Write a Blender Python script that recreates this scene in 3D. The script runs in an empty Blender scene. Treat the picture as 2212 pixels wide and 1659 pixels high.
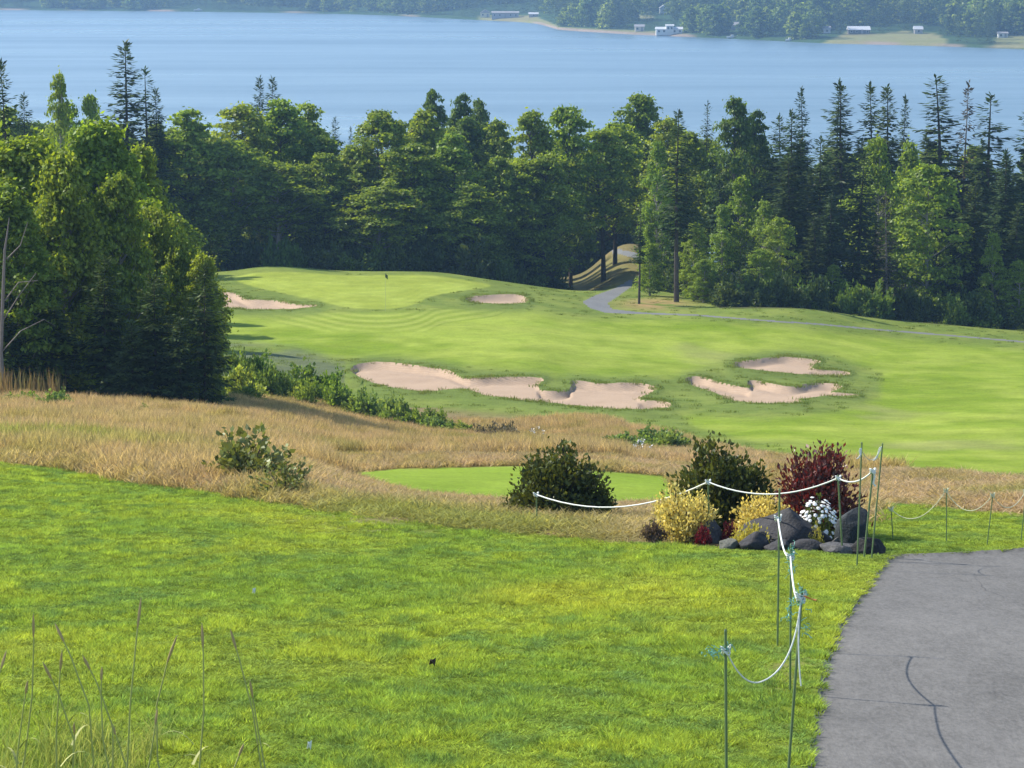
import bpy, bmesh, math, random
import numpy as np
from mathutils import Vector, Matrix

# ------------------------------------------------------------------ camera, sky, sun, exposure
sc = bpy.context.scene
COL = sc.collection
F = 2904.0            # focal length in pixels of a 1024 px wide frame
CAMZ = 45.0           # eye above the water of the bay
TP = 444.0 / F        # tangent of the downward pitch
PITCH = math.atan(TP)
CP, SP = math.cos(PITCH), math.sin(PITCH)
K = 1024.0 / 2212.0

cam = bpy.data.cameras.new('camera')
cam.sensor_width = 36.0
cam.lens = 36.0 * F / 1024.0
cam.clip_start = 0.5
cam.clip_end = 20000
cob = bpy.data.objects.new('camera', cam)
COL.objects.link(cob)
cob.location = (0, 0, CAMZ)
cob.rotation_euler = (math.pi / 2 - PITCH, 0, 0)
sc.camera = cob

SUN_AZ = math.radians(-62)      # from +Y, towards -X: behind the wood, to the left
SUN_EL = math.radians(41)
world = bpy.data.worlds.new('World')
sc.world = world
world.use_nodes = True
wn = world.node_tree.nodes
sky = wn.new('ShaderNodeTexSky')
sky.sky_type = 'NISHITA'
sky.sun_disc = False
sky.sun_elevation = SUN_EL
sky.sun_rotation = SUN_AZ
sky.altitude = 50
sky.air_density = 1.0
sky.dust_density = 0.6
sky.ozone_density = 1.2
world.node_tree.links.new(sky.outputs[0], wn['Background'].inputs[0])
wn['Background'].inputs[1].default_value = 0.14

sd = Vector((math.sin(SUN_AZ) * math.cos(SUN_EL), math.cos(SUN_AZ) * math.cos(SUN_EL), math.sin(SUN_EL)))
sl = bpy.data.lights.new('sun', 'SUN')
sl.energy = 4.5
sl.angle = math.radians(0.53)
sl.color = (1.0, 0.93, 0.82)
so = bpy.data.objects.new('sun', sl)
COL.objects.link(so)
so.rotation_euler = sd.to_track_quat('Z', 'Y').to_euler()
so.location = (-60, 40, 120)

vs = sc.view_settings
vs.view_transform = 'Standard'
vs.look = 'None'
vs.gamma = 1.0
vs.exposure = 0.82
try:
    vs.use_curve_mapping = False
except Exception:
    pass
cy = sc.cycles
cy.max_bounces = 6
cy.diffuse_bounces = 3
cy.glossy_bounces = 2
cy.transmission_bounces = 4
cy.volume_bounces = 0
cy.transparent_max_bounces = 6
cy.use_denoising = True

RNG = np.random.default_rng(7)
random.seed(7)

# ------------------------------------------------------------------ helpers: pixels, noise, interpolation
def ratio(py):
    v = (384.0 - np.asarray(py, float)) / F
    return (TP - v) / (1 + v * TP)          # drop per metre of ground distance

def pt(px, py, d):
    """world point seen at photo position (1024 px frame) at ground distance d"""
    v = (384.0 - py) / F
    s = d / (CP + v * SP)
    return Vector(((px - 512) / F * s, d, CAMZ - d * float(ratio(py))))

def project(x, y, z):
    x, y, z = np.asarray(x, float), np.asarray(y, float), np.asarray(z, float) - CAMZ
    dep = y * CP - z * SP
    up = y * SP + z * CP
    return 512 + F * x / dep, 384 - F * up / dep

def _hash(ix, iy, seed):
    h = (ix.astype(np.int64) * 374761393 + iy.astype(np.int64) * 668265263 + seed * 1442695041) & 0xFFFFFFFF
    h = ((h ^ (h >> 13)) * 1274126177) & 0xFFFFFFFF
    return ((h ^ (h >> 16)) & 0xFFFF) / 65535.0

def vnoise(x, y, seed=0):
    x = np.asarray(x, float); y = np.asarray(y, float)
    ix = np.floor(x); iy = np.floor(y)
    fx = x - ix; fy = y - iy
    fx = fx * fx * (3 - 2 * fx); fy = fy * fy * (3 - 2 * fy)
    a = _hash(ix, iy, seed); b = _hash(ix + 1, iy, seed)
    c = _hash(ix, iy + 1, seed); e = _hash(ix + 1, iy + 1, seed)
    return (a * (1 - fx) + b * fx) * (1 - fy) + (c * (1 - fx) + e * fx) * fy

def fbm(x, y, seed=0, octv=4):
    t = 0; a = 0.5; s = 0
    for o in range(octv):
        t = t + a * vnoise(x * 2 ** o + 17.3 * o, y * 2 ** o - 9.1 * o, seed + o); s += a; a *= 0.5
    return t / s

def smooth(a, b, x):
    t = np.clip((np.asarray(x, float) - a) / (b - a), 0, 1)
    return t * t * (3 - 2 * t)

def pchip(xs, ys, xq):
    xs = np.asarray(xs, float); ys = np.asarray(ys, float); xq = np.asarray(xq, float)
    h = np.diff(xs); d = np.diff(ys) / h
    m = np.zeros_like(xs)
    m[0], m[-1] = d[0], d[-1]
    for i in range(1, len(xs) - 1):
        if d[i - 1] * d[i] > 0:
            w1 = 2 * h[i] + h[i - 1]; w2 = h[i] + 2 * h[i - 1]
            m[i] = (w1 + w2) / (w1 / d[i - 1] + w2 / d[i])
    i = np.clip(np.searchsorted(xs, xq) - 1, 0, len(xs) - 2)
    t = np.clip((xq - xs[i]) / h[i], 0, 1)
    t2, t3 = t * t, t * t * t
    return (2 * t3 - 3 * t2 + 1) * ys[i] + (t3 - 2 * t2 + t) * h[i] * m[i] + (-2 * t3 + 3 * t2) * ys[i + 1] + (t3 - t2) * h[i] * m[i + 1]

def in_poly(px, py, poly):
    px = np.asarray(px, float); py = np.asarray(py, float)
    r = np.zeros(px.shape, bool)
    n = len(poly)
    for i in range(n):
        x1, y1 = poly[i]; x2, y2 = poly[(i + 1) % n]
        if y1 == y2:
            continue
        c = ((y1 > py) != (y2 > py)) & (px < (x2 - x1) * (py - y1) / (y2 - y1) + x1)
        r ^= c
    return r

def poly_near(px, py, poly, closed=True):
    """nearest point on the outline and its distance"""
    bd = np.full(px.shape, 1e9); bx = np.zeros(px.shape); by = np.zeros(px.shape)
    n = len(poly)
    for i in range(n if closed else n - 1):
        x1, y1 = poly[i]; x2, y2 = poly[(i + 1) % n]
        dx, dy = x2 - x1, y2 - y1
        t = np.clip(((px - x1) * dx + (py - y1) * dy) / (dx * dx + dy * dy + 1e-9), 0, 1)
        qx, qy = x1 + t * dx, y1 + t * dy
        d = np.hypot(px - qx, py - qy)
        s = d < bd
        bd[s] = d[s]; bx[s] = qx[s]; by[s] = qy[s]
    return bd, bx, by

def S(pts, k=K, ox=0, oy=0):
    return [((x + ox) * k, (y + oy) * k) for x, y in pts]

def rounded(poly, n=2):
    """corner-cutting so outlines read as dug by hand, not as polygons"""
    for _ in range(n):
        q = []
        for i in range(len(poly)):
            a = poly[i]; b = poly[(i + 1) % len(poly)]
            q.append((0.75 * a[0] + 0.25 * b[0], 0.75 * a[1] + 0.25 * b[1]))
            q.append((0.25 * a[0] + 0.75 * b[0], 0.25 * a[1] + 0.75 * b[1]))
        poly = q
    return poly

# ------------------------------------------------------------------ object helpers
def setp(o, label=None, cat=None, group=None, kind=None):
    if label: o['label'] = label
    if cat: o['category'] = cat
    if group: o['group'] = group
    if kind: o['kind'] = kind
    return o

def mesh_np(name, V, Fq, tri=False, smooth_=False):
    V = np.asarray(V, np.float32); Fq = np.asarray(Fq, np.int32)
    me = bpy.data.meshes.new(name)
    k = Fq.shape[1]
    me.vertices.add(len(V)); me.vertices.foreach_set('co', V.ravel())
    me.loops.add(Fq.size); me.loops.foreach_set('vertex_index', Fq.ravel())
    me.polygons.add(len(Fq))
    me.polygons.foreach_set('loop_start', np.arange(0, Fq.size, k, dtype=np.int32))
    me.polygons.foreach_set('loop_total', np.full(len(Fq), k, np.int32))
    if smooth_:
        me.polygons.foreach_set('use_smooth', np.ones(len(Fq), bool))
    me.update(calc_edges=True)
    return me

def link(name, me, mat=None, parent=None, loc=None):
    o = bpy.data.objects.new(name, me)
    COL.objects.link(o)
    if mat is not None and me is not None:
        me.materials.clear(); me.materials.append(mat)
    if parent is not None:
        o.parent = parent
    if loc is not None:
        o.location = loc
    return o

def empty(name, loc, rz=0.0):
    o = bpy.data.objects.new(name, None)
    COL.objects.link(o)
    o.empty_display_size = 0.3
    o.location = loc
    o.rotation_euler = (0, 0, rz)
    return o

def attr_f(me, name, vals):
    a = me.attributes.new(name, 'FLOAT', 'POINT')
    a.data.foreach_set('value', np.asarray(vals, np.float32))

def attr_c(me, name, rgb):
    a = me.attributes.new(name, 'FLOAT_COLOR', 'POINT')
    c = np.ones((len(rgb), 4), np.float32); c[:, :3] = rgb
    a.data.foreach_set('color', c.ravel())

class Geo:
    """collects vertices and quads/tris (tris as repeated last index are avoided: two lists)"""
    def __init__(s):
        s.v = []; s.f = []
    def tube(s, pts, rad, sides=6, cap=True):
        pts = [Vector(p) for p in pts]
        if not hasattr(rad, '__len__'): rad = [rad] * len(pts)
        base = len(s.v)
        ref = Vector((0.3, 0.7, 0.2)).normalized()
        for i, p in enumerate(pts):
            t = (pts[min(i + 1, len(pts) - 1)] - pts[max(i - 1, 0)])
            t = t.normalized() if t.length > 1e-9 else Vector((0, 0, 1))
            a = t.cross(ref)
            if a.length < 1e-3: a = t.cross(Vector((1, 0, 0)))
            a.normalize(); b = t.cross(a)
            for k in range(sides):
                an = 2 * math.pi * k / sides
                s.v.append(p + (a * math.cos(an) + b * math.sin(an)) * rad[i])
        for i in range(len(pts) - 1):
            for k in range(sides):
                k2 = (k + 1) % sides
                s.f.append((base + i * sides + k, base + i * sides + k2, base + (i + 1) * sides + k2, base + (i + 1) * sides + k))
        if cap:
            s.f.append(tuple(base + k for k in range(sides))[::-1])
            s.f.append(tuple(base + (len(pts) - 1) * sides + k for k in range(sides)))
        return s
    def box(s, c, d, rz=0.0):
        b = len(s.v)
        ca, sa = math.cos(rz), math.sin(rz)
        for z in (-1, 1):
            for x, y in ((-1, -1), (1, -1), (1, 1), (-1, 1)):
                X, Y = x * d[0] / 2, y * d[1] / 2
                s.v.append(Vector((c[0] + X * ca - Y * sa, c[1] + X * sa + Y * ca, c[2] + z * d[2] / 2)))
        for f in ((3, 2, 1, 0), (4, 5, 6, 7), (0, 1, 5, 4), (1, 2, 6, 5), (2, 3, 7, 6), (3, 0, 4, 7)):
            s.f.append(tuple(b + i for i in f))
        return s
    def poly(s, pts):
        b = len(s.v)
        s.v += [Vector(p) for p in pts]
        s.f.append(tuple(range(b, b + len(pts))))
        return s
    def build(s, name, mat, parent=None, smooth_=False, loc=None):
        me = bpy.data.meshes.new(name)
        me.from_pydata([tuple(p) for p in s.v], [], s.f)
        if smooth_:
            me.polygons.foreach_set('use_smooth', np.ones(len(me.polygons), bool))
        me.update()
        return link(name, me, mat, parent, loc)

# ------------------------------------------------------------------ materials
def new_mat(name):
    m = bpy.data.materials.new(name); m.use_nodes = True
    nt = m.node_tree
    for n in list(nt.nodes): nt.nodes.remove(n)
    out = nt.nodes.new('ShaderNodeOutputMaterial')
    return m, nt, out

def N(nt, typ, **kw):
    n = nt.nodes.new(typ)
    for k, v in kw.items():
        if k == 'ins':
            for a, b in v.items(): n.inputs[a].default_value = b
        else:
            setattr(n, k, v)
    return n

def L(nt, a, b): nt.links.new(a, b)

def noise(nt, scale, detail=3, rough=0.55, vec=None, dist=0.0):
    n = N(nt, 'ShaderNodeTexNoise', ins={'Scale': scale, 'Detail': detail, 'Roughness': rough, 'Distortion': dist})
    if vec is not None: L(nt, vec, n.inputs['Vector'])
    return n.outputs['Fac']

def ramp(nt, fac, stops):
    r = N(nt, 'ShaderNodeValToRGB')
    e = r.color_ramp.elements
    while len(e) < len(stops): e.new(0.5)
    for i, (p, c) in enumerate(stops):
        e[i].position = p
        e[i].color = (*c, 1) if len(c) == 3 else c
    L(nt, fac, r.inputs[0])
    return r.outputs[0]

def mixc(nt, fac, a, b, mode='MIX'):
    m = N(nt, 'ShaderNodeMix', data_type='RGBA', blend_type=mode)
    for sock, v in ((m.inputs[0], fac), (m.inputs[6], a), (m.inputs[7], b)):
        if hasattr(v, 'links'): L(nt, v, sock)
        elif isinstance(v, (int, float)): sock.default_value = v
        else: sock.default_value = (*v, 1)
    return m.outputs[2]

def math_(nt, op, a, b=0.0):
    m = N(nt, 'ShaderNodeMath', operation=op)
    for sock, v in ((m.inputs[0], a), (m.inputs[1], b)):
        if hasattr(v, 'links'): L(nt, v, sock)
        else: sock.default_value = v
    return m.outputs[0]

def wpos(nt):
    return N(nt, 'ShaderNodeNewGeometry').outputs['Position']

def bump(nt, h, strength, dist):
    b = N(nt, 'ShaderNodeBump', ins={'Strength': strength, 'Distance': dist})
    L(nt, h, b.inputs['Height'])
    return b.outputs[0]

def pbr(nt, out, col, rough=0.8, nrm=None, spec=0.3, **ins):
    p = N(nt, 'ShaderNodeBsdfPrincipled')
    if hasattr(col, 'links'): L(nt, col, p.inputs['Base Color'])
    else: p.inputs['Base Color'].default_value = (*col, 1)
    if hasattr(rough, 'links'): L(nt, rough, p.inputs['Roughness'])
    else: p.inputs['Roughness'].default_value = rough
    p.inputs['Specular IOR Level'].default_value = spec
    for k, v in ins.items(): p.inputs[k.replace('_', ' ')].default_value = v
    if nrm is not None: L(nt, nrm, p.inputs['Normal'])
    L(nt, p.outputs[0], out.inputs[0])
    return p

def plain(name, col, rough=0.7, var=0.2, scale=8.0, spec=0.3, bmp=0.0):
    """a solid colour with grain and blotches in object space"""
    m, nt, out = new_mat(name)
    tc = N(nt, 'ShaderNodeTexCoord').outputs['Object']
    n1 = noise(nt, scale, 5, 0.6, tc)
    c = mixc(nt, n1, tuple(x * (1 - var) for x in col), tuple(min(1, x * (1 + var)) for x in col))
    nb = bump(nt, noise(nt, scale * 4, 4, 0.6, tc), bmp, 0.02) if bmp else None
    pbr(nt, out, c, rough, nb, spec)
    return m

def leaf_mat(name, col, col2, trans=0.4, randv=0.35, tcol=None, attr=None, gloss=0.015, wn_scale=0.0):
    """leaf or blade: reflects and lets light through; shade differs a little from plant to plant"""
    m, nt, out = new_mat(name)
    oi = N(nt, 'ShaderNodeObjectInfo').outputs['Random']
    geo = N(nt, 'ShaderNodeNewGeometry')
    base = mixc(nt, oi, col, col2)
    if wn_scale:
        base = mixc(nt, ramp(nt, noise(nt, wn_scale, 3, 0.6, geo.outputs['Position']), [(0.35, (0, 0, 0)), (0.65, (1, 1, 1))]), base,
                    mixc(nt, 1.0, base, (1.35, 1.2, 0.75), 'MULTIPLY'))
    ri = geo.outputs['Random Per Island']
    v = N(nt, 'ShaderNodeMapRange', ins={'From Min': 0, 'From Max': 1, 'To Min': 1 - randv, 'To Max': 1 + randv})
    L(nt, ri, v.inputs[0])
    hsv = N(nt, 'ShaderNodeHueSaturation')
    L(nt, base, hsv.inputs['Color']); L(nt, v.outputs[0], hsv.inputs['Value'])
    c = hsv.outputs[0]
    dif = N(nt, 'ShaderNodeBsdfDiffuse'); L(nt, c, dif.inputs[0])
    tr = N(nt, 'ShaderNodeBsdfTranslucent')
    L(nt, mixc(nt, 1.0, c, tcol or (1.5, 1.35, 0.55), 'MULTIPLY'), tr.inputs[0])
    mx = N(nt, 'ShaderNodeMixShader', ins={0: trans})
    L(nt, dif.outputs[0], mx.inputs[1]); L(nt, tr.outputs[0], mx.inputs[2])
    gl = N(nt, 'ShaderNodeBsdfGlossy', ins={'Roughness': 0.45})
    gl.inputs[0].default_value = (0.9, 0.95, 0.9, 1)
    m2 = N(nt, 'ShaderNodeMixShader', ins={0: gloss})
    L(nt, mx.outputs[0], m2.inputs[1]); L(nt, gl.outputs[0], m2.inputs[2])
    L(nt, m2.outputs[0], out.inputs[0])
    return m

def turf_mat(name, fine=26.0, amount=0.5, bstr=0.5, bdist=0.03, rough=0.9, stretch=(1, 1, 1)):
    """mown or rough turf: colour of each kind of turf comes from the mesh, grain from noise"""
    m, nt, out = new_mat(name)
    a = N(nt, 'ShaderNodeAttribute', attribute_name='turf').outputs['Color']
    p = wpos(nt)
    mp = N(nt, 'ShaderNodeMapping'); mp.inputs['Scale'].default_value = stretch
    L(nt, p, mp.inputs[0]); p = mp.outputs[0]
    n1 = noise(nt, fine, 4, 0.65, p)
    n2 = noise(nt, fine * 0.13, 4, 0.6, p)
    n3 = noise(nt, fine * 0.025, 3, 0.5, p)
    k = math_(nt, 'ADD', math_(nt, 'MULTIPLY', n1, 0.5), math_(nt, 'ADD', math_(nt, 'MULTIPLY', n2, 0.3), math_(nt, 'MULTIPLY', n3, 0.2)))
    mr = N(nt, 'ShaderNodeMapRange', ins={'From Min': 0.3, 'From Max': 0.7, 'To Min': 1 - amount, 'To Max': 1 + amount})
    L(nt, k, mr.inputs[0])
    hs = N(nt, 'ShaderNodeHueSaturation')
    L(nt, a, hs.inputs['Color']); L(nt, mr.outputs[0], hs.inputs['Value'])
    pbr(nt, out, hs.outputs[0], rough, bump(nt, n1, bstr, bdist), 0.03)
    return m

M = {}
M['lawn'] = turf_mat('lawn_turf', 30, 0.35, 0.7, 0.03)
M['fairway'] = turf_mat('fairway_turf', 9, 0.40, 0.25, 0.02)
M['rough'] = turf_mat('rough_turf', 11, 0.45, 0.8, 0.06)
M['litter'] = turf_mat('forest_litter', 5, 0.5, 0.8, 0.1)

def sand_mat():
    m, nt, out = new_mat('bunker_sand')
    p = wpos(nt)
    n1 = noise(nt, 14, 5, 0.7, p); n2 = noise(nt, 1.1, 3, 0.5, p)
    c = mixc(nt, n2, (0.345, 0.245, 0.165), (0.42, 0.305, 0.21))
    c = mixc(nt, 0.35, c, ramp(nt, n1, [(0.3, (0.30, 0.22, 0.155)), (0.7, (0.49, 0.38, 0.285))]))
    wv = N(nt, 'ShaderNodeTexWave', ins={'Scale': 2.2, 'Distortion': 3.0, 'Detail': 2.0}); wv.bands_direction = 'DIAGONAL'; L(nt, p, wv.inputs[0])
    c = mixc(nt, 0.10, c, ramp(nt, wv.outputs[1], [(0.2, (0.24, 0.175, 0.12)), (0.8, (0.50, 0.39, 0.29))]))
    n5 = noise(nt, 0.35, 4, 0.6, p)
    c = mixc(nt, ramp(nt, n5, [(0.5, (0, 0, 0)), (0.75, (0.45, 0.45, 0.45))]), c, (0.27, 0.195, 0.135))
    pbr(nt, out, c, 0.95, bump(nt, math_(nt, 'ADD', n1, math_(nt, 'MULTIPLY', wv.outputs[1], 0.6)), 0.6, 0.04), 0.05)
    return m
M['sand'] = sand_mat()

def asphalt_mat(name, a, b, sc_=60.0):
    m, nt, out = new_mat(name)
    p = wpos(nt)
    mp = N(nt, 'ShaderNodeMapping'); mp.inputs['Scale'].default_value = (1, 0.3, 1); L(nt, p, mp.inputs[0]); p = mp.outputs[0]
    n1 = noise(nt, sc_, 3, 0.8, p); n2 = noise(nt, 0.9, 4, 0.6, p); n3 = noise(nt, 9, 4, 0.6, p)
    c = mixc(nt, ramp(nt, n1, [(0.24, (0, 0, 0)), (0.76, (1, 1, 1))]), a, b)
    c = mixc(nt, 0.28, c, ramp(nt, n2, [(0.3, tuple(x * 0.75 for x in a)), (0.7, tuple(x * 1.1 for x in b))]))
    c = mixc(nt, 0.12, c, ramp(nt, n3, [(0.35, tuple(x * 0.6 for x in a)), (0.7, tuple(x * 1.25 for x in b))]))
    pbr(nt, out, c, 0.9, bump(nt, n1, 0.6, 0.008), 0.2)
    return m
M['asphalt'] = asphalt_mat('worn_asphalt', (0.062, 0.060, 0.056), (0.186, 0.180, 0.170), 34)
M['asphalt_far'] = asphalt_mat('bleached_asphalt', (0.11, 0.115, 0.12), (0.18, 0.185, 0.18), 12)
M['tar'] = plain('crack_fill', (0.07, 0.069, 0.07), 0.9, 0.3, 30)

M['bark'] = plain('bark', (0.075, 0.062, 0.05), 0.9, 0.4, 6, 0.2, 0.5)
M['bark_pale'] = plain('pale_bark', (0.30, 0.28, 0.25), 0.85, 0.35, 7, 0.2, 0.4)
M['bark_dead'] = plain('dead_wood', (0.22, 0.19, 0.165), 0.9, 0.3, 8, 0.2, 0.4)
M['maple'] = leaf_mat('broad_leaf', (0.155, 0.235, 0.028), (0.230, 0.295, 0.032), 0.5, 0.4)
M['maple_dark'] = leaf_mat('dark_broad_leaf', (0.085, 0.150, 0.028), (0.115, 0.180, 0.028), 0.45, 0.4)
M['birch'] = leaf_mat('bright_leaf', (0.170, 0.270, 0.030), (0.215, 0.295, 0.032), 0.5, 0.4)
M['needle'] = leaf_mat('needle_spray', (0.042, 0.072, 0.022), (0.066, 0.092, 0.024), 0.2, 0.45, (1.2, 1.3, 0.7))
M['needle_brown'] = leaf_mat('dry_needle_spray', (0.085, 0.065, 0.038), (0.060, 0.062, 0.038), 0.2, 0.4, (1.2, 1.1, 0.8))

# ------------------------------------------------------------------ terrain
def PY(d, py): return (d, d * float(ratio(py)))
NEAR = [(0, 1.75), (6, 3.2), (12, 4.36), (20, 5.264), (28, 6.166)]
def tail(d, p):        # from the last shown point down through the wood to the shore
    return [(d + 12, p + 2.2), (d + 28, p + 3.4), (290, 33.5), (345, 44.6), (362, 46.5), (460, 50)]
COLS = {
    -260: [(47, 462), (68, 432), (90, 404), (120, 374), (150, 348), (188, 300)],
    0: [(44, 463), (66, 432), (88, 402), (120, 368), (150, 340), (170, 312), (188, 284)],
    120: [(42, 476), (64, 440), (90, 406), (120, 372), (148, 340), (170, 308), (188, 275)],
    225: [(40, 484), (62, 449), (90, 414), (110, 393), (130, 362), (148, 338), (168, 308), (189, 273)],
    270: [(39, 488), (62, 456), (90, 423), (110, 401), (130, 366), (148, 338), (168, 308), (189, 267.5)],
    350: [(35, 513), (56, 484), (66, 468), (90, 440), (110, 419), (118, 406), (134, 366), (148, 336), (163, 309), (189, 271.5)],
    430: [(33.8, 521), (55, 500), (66, 467), (110, 428), (117, 410), (134, 364), (148, 335), (163, 309), (189, 272)],
    480: [(33.3, 525), (55, 505), (66, 467), (110, 430), (117, 410), (134, 363), (148, 335), (163, 310), (189, 278)],
    530: [(32.6, 531), (55, 506), (66, 467), (110, 430), (117, 410), (134, 363), (148, 336), (163, 311), (190, 285)],
    575: [(32, 535), (55, 507), (66, 469), (105, 437), (118, 409), (134, 368), (149, 339), (166, 312), (190, 290.5)],
    625: [(31.4, 540), (55, 508), (66, 472), (100, 442), (118, 408), (134, 370), (150, 341), (168, 313), (178, 301), (200, 284), (230, 254), (262, 241)],
    700: [(31, 543), (55, 508), (66, 478), (98, 444), (118, 411), (134, 376), (150, 345), (166, 317), (175, 306), (200, 292), (230, 270)],
    780: [(30.8, 546), (50, 508), (66, 484), (95, 446), (120, 405), (140, 368), (160, 330), (173, 308)],
    900: [(30.5, 549), (37, 507), (46, 481), (88, 463), (110, 428), (140, 376), (165, 337), (176, 321)],
    1024: [(30.5, 549), (37, 502), (46, 477), (85, 471), (110, 424), (140, 376), (165, 343), (177, 331)],
    1300: [(30.5, 549), (37, 502), (46, 474), (85, 470), (110, 427), (140, 384), (165, 357), (178, 346)],
}
CPX = np.array(sorted(COLS))
TD = np.concatenate([np.arange(0, 60, 0.5), np.arange(60, 461, 1.0)])
TAB = []
for c in CPX:
    pts = NEAR + [PY(*q) for q in COLS[c]]
    d, p = pts[-1]
    pts += [q for q in tail(d, p) if q[0] > d + 5]
    TAB.append(pchip([a for a, b in pts], [b for a, b in pts], TD))
TAB = np.array(TAB)
GPX = np.arange(-260, 1301, 6.0)
TAB2 = np.array([pchip(CPX, TAB[:, j], GPX) for j in range(len(TD))]).T      # [px, d]
ker = np.exp(-0.5 * (np.arange(-4, 5) / 2.0) ** 2); ker /= ker.sum()
pad = np.pad(TAB2, ((4, 4), (0, 0)), 'edge')
TAB2 = sum(ker[k] * pad[k:k + len(GPX)] for k in range(9))

def height(x, y):
    x = np.asarray(x, float); y = np.asarray(y, float)
    px = np.clip(512 + F * x / np.maximum(y, 4.0) * 0.988, GPX[0], GPX[-1] - 0.01)
    gi = (px - GPX[0]) / 6.0
    i = np.clip(gi.astype(int), 0, len(GPX) - 2); fi = gi - i
    j = np.clip(np.searchsorted(TD, y) - 1, 0, len(TD) - 2)
    fj = np.clip((y - TD[j]) / (TD[j + 1] - TD[j]), 0, 1)
    dr = (TAB2[i, j] * (1 - fi) + TAB2[i + 1, j] * fi) * (1 - fj) + (TAB2[i, j + 1] * (1 - fi) + TAB2[i + 1, j + 1] * fi) * fj
    un = (fbm(x / 5.0, y / 5.0, 3, 3) - 0.5) * 0.16 * smooth(14, 50, y) + (fbm(x / 1.3, y / 1.3, 5, 2) - 0.5) * 0.05
    un = un * (1 - 0.6 * smooth(150, 160, y) * (1 - smooth(190, 200, y)))
    dl = 3.01 / np.maximum(ratio(np.interp(px, [200, 231, 400, 600, 700], [529, 532, 541, 549, 551])) - 0.1127, 0.05)
    un = un - 0.07 * smooth(0, 0.16, y - dl) * (1 - smooth(1.6, 3.0, y - dl)) * smooth(225, 330, px) * (1 - smooth(560, 640, px)) * (y < 40)
    return CAMZ - dr + un

def hit(px, py, dmin=15, dmax=260):
    """where the line of sight through a photo position meets the ground"""
    v = (384.0 - py) / F
    ds = np.linspace(dmin, dmax, 4000)
    x = (px - 512) / F * ds / (CP + v * SP)
    z = CAMZ - ds * float(ratio(py))
    g = height(x, ds)
    k = np.argmax(z <= g)
    if z[k] > g[k]: k = len(ds) - 1
    return Vector((float(x[k]), float(ds[k]), float(g[k])))

# outlines measured on the photograph (full width 2212 unless noted)
BUNK = {
    'large': S([(120, 880), (150, 855), (210, 840), (330, 835), (460, 850), (560, 862), (680, 875), (770, 900), (845, 938), (930, 935), (1020, 930), (1130, 930), (1230, 928), (1300, 935), (1335, 945), (1305, 962), (1290, 985), (1310, 1010), (1400, 1020), (1485, 1012), (1502, 985), (1485, 955), (1560, 950), (1680, 970), (1800, 968), (1940, 965), (2045, 995), (1985, 1030), (1915, 1060), (1950, 1075), (2030, 1075), (2090, 1085), (2138, 1112), (2060, 1125), (1900, 1132), (1750, 1128), (1560, 1110), (1380, 1090), (1200, 1070), (1050, 1055), (960, 1045), (900, 1020), (840, 1000), (740, 1005), (600, 1018), (480, 1008), (370, 990), (250, 960), (160, 920)], 1 / 1.58 / 3.9375, 1300 * 1.58, 900 * 1.58),
    'upper': S([(390, 850), (430, 830), (560, 820), (690, 800), (800, 808), (945, 825), (935, 840), (885, 862), (900, 880), (1000, 888), (1090, 895), (1150, 910), (1080, 920), (960, 920), (840, 915), (700, 905), (560, 890), (450, 878), (400, 865)], 1 / 1.58 / 3.9375, 2632 * 1.58, 900 * 1.58),
    'lower': S([(95, 955), (120, 930), (200, 925), (270, 950), (350, 970), (430, 985), (515, 1000), (480, 955), (540, 950), (640, 975), (740, 990), (800, 990), (880, 970), (960, 965), (1050, 970), (1085, 990), (1040, 1010), (1000, 1022), (1080, 1030), (1207, 1042), (1130, 1050), (1000, 1045), (900, 1055), (780, 1070), (862, 1082), (800, 1092), (640, 1097), (500, 1088), (400, 1075), (350, 1062), (310, 1030), (230, 1010), (150, 985)], 1 / 1.58 / 3.9375, 2632 * 1.58, 900 * 1.58),
    'greenside': S([(1000, 645), (1040, 640), (1110, 637), (1135, 641), (1143, 652), (1120, 659), (1050, 658), (1015, 652)]),
    'left': S([(470, 634), (500, 632), (520, 640), (535, 650), (570, 650), (600, 651), (640, 660), (695, 662), (660, 668), (600, 671), (500, 667), (465, 662)]),
}
BUNK_D = {'large': (108, 142), 'upper': (112, 160), 'lower': (105, 150), 'greenside': (140, 188), 'left': (135, 188)}
GREEN = rounded(S([(497, 600), (560, 587), (640, 588), (760, 596), (830, 594), (930, 594), (1000, 604), (1080, 618), (1000, 628), (925, 640), (905, 655), (860, 668), (760, 668), (690, 650), (600, 632), (520, 612)]), 3)
FAIRWAY = S([(480, 672), (700, 676), (800, 674), (1000, 668), (1150, 672), (1260, 690), (1370, 690), (1500, 692), (1640, 702), (1773, 714), (1900, 727), (2212, 758), (2500, 790), (2700, 1120), (2212, 1030), (2000, 1018), (1800, 1000), (1650, 960), (1500, 922), (1475, 897), (1640, 905), (1800, 892), (1900, 860), (1905, 805), (1800, 768), (1650, 762), (1540, 785), (1480, 812), (1300, 814), (1150, 808), (1000, 790), (850, 771), (720, 775), (640, 750), (480, 735)])
TEE = S([(715, 1024), (850, 1013), (1000, 1009), (1120, 1006), (1300, 1018), (1450, 1028), (1500, 1092), (1300, 1095), (1100, 1088), (900, 1075), (800, 1052)])
PATH = S([(1700, 2300), (1728, 1720), (1746, 1659), (1756, 1560), (1774, 1450), (1798, 1370), (1832, 1310), (1872, 1260), (1912, 1212), (1925, 1197), (2000, 1195), (2100, 1191), (2212, 1183), (2450, 1160), (3300, 1200), (3300, 2300)])
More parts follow.
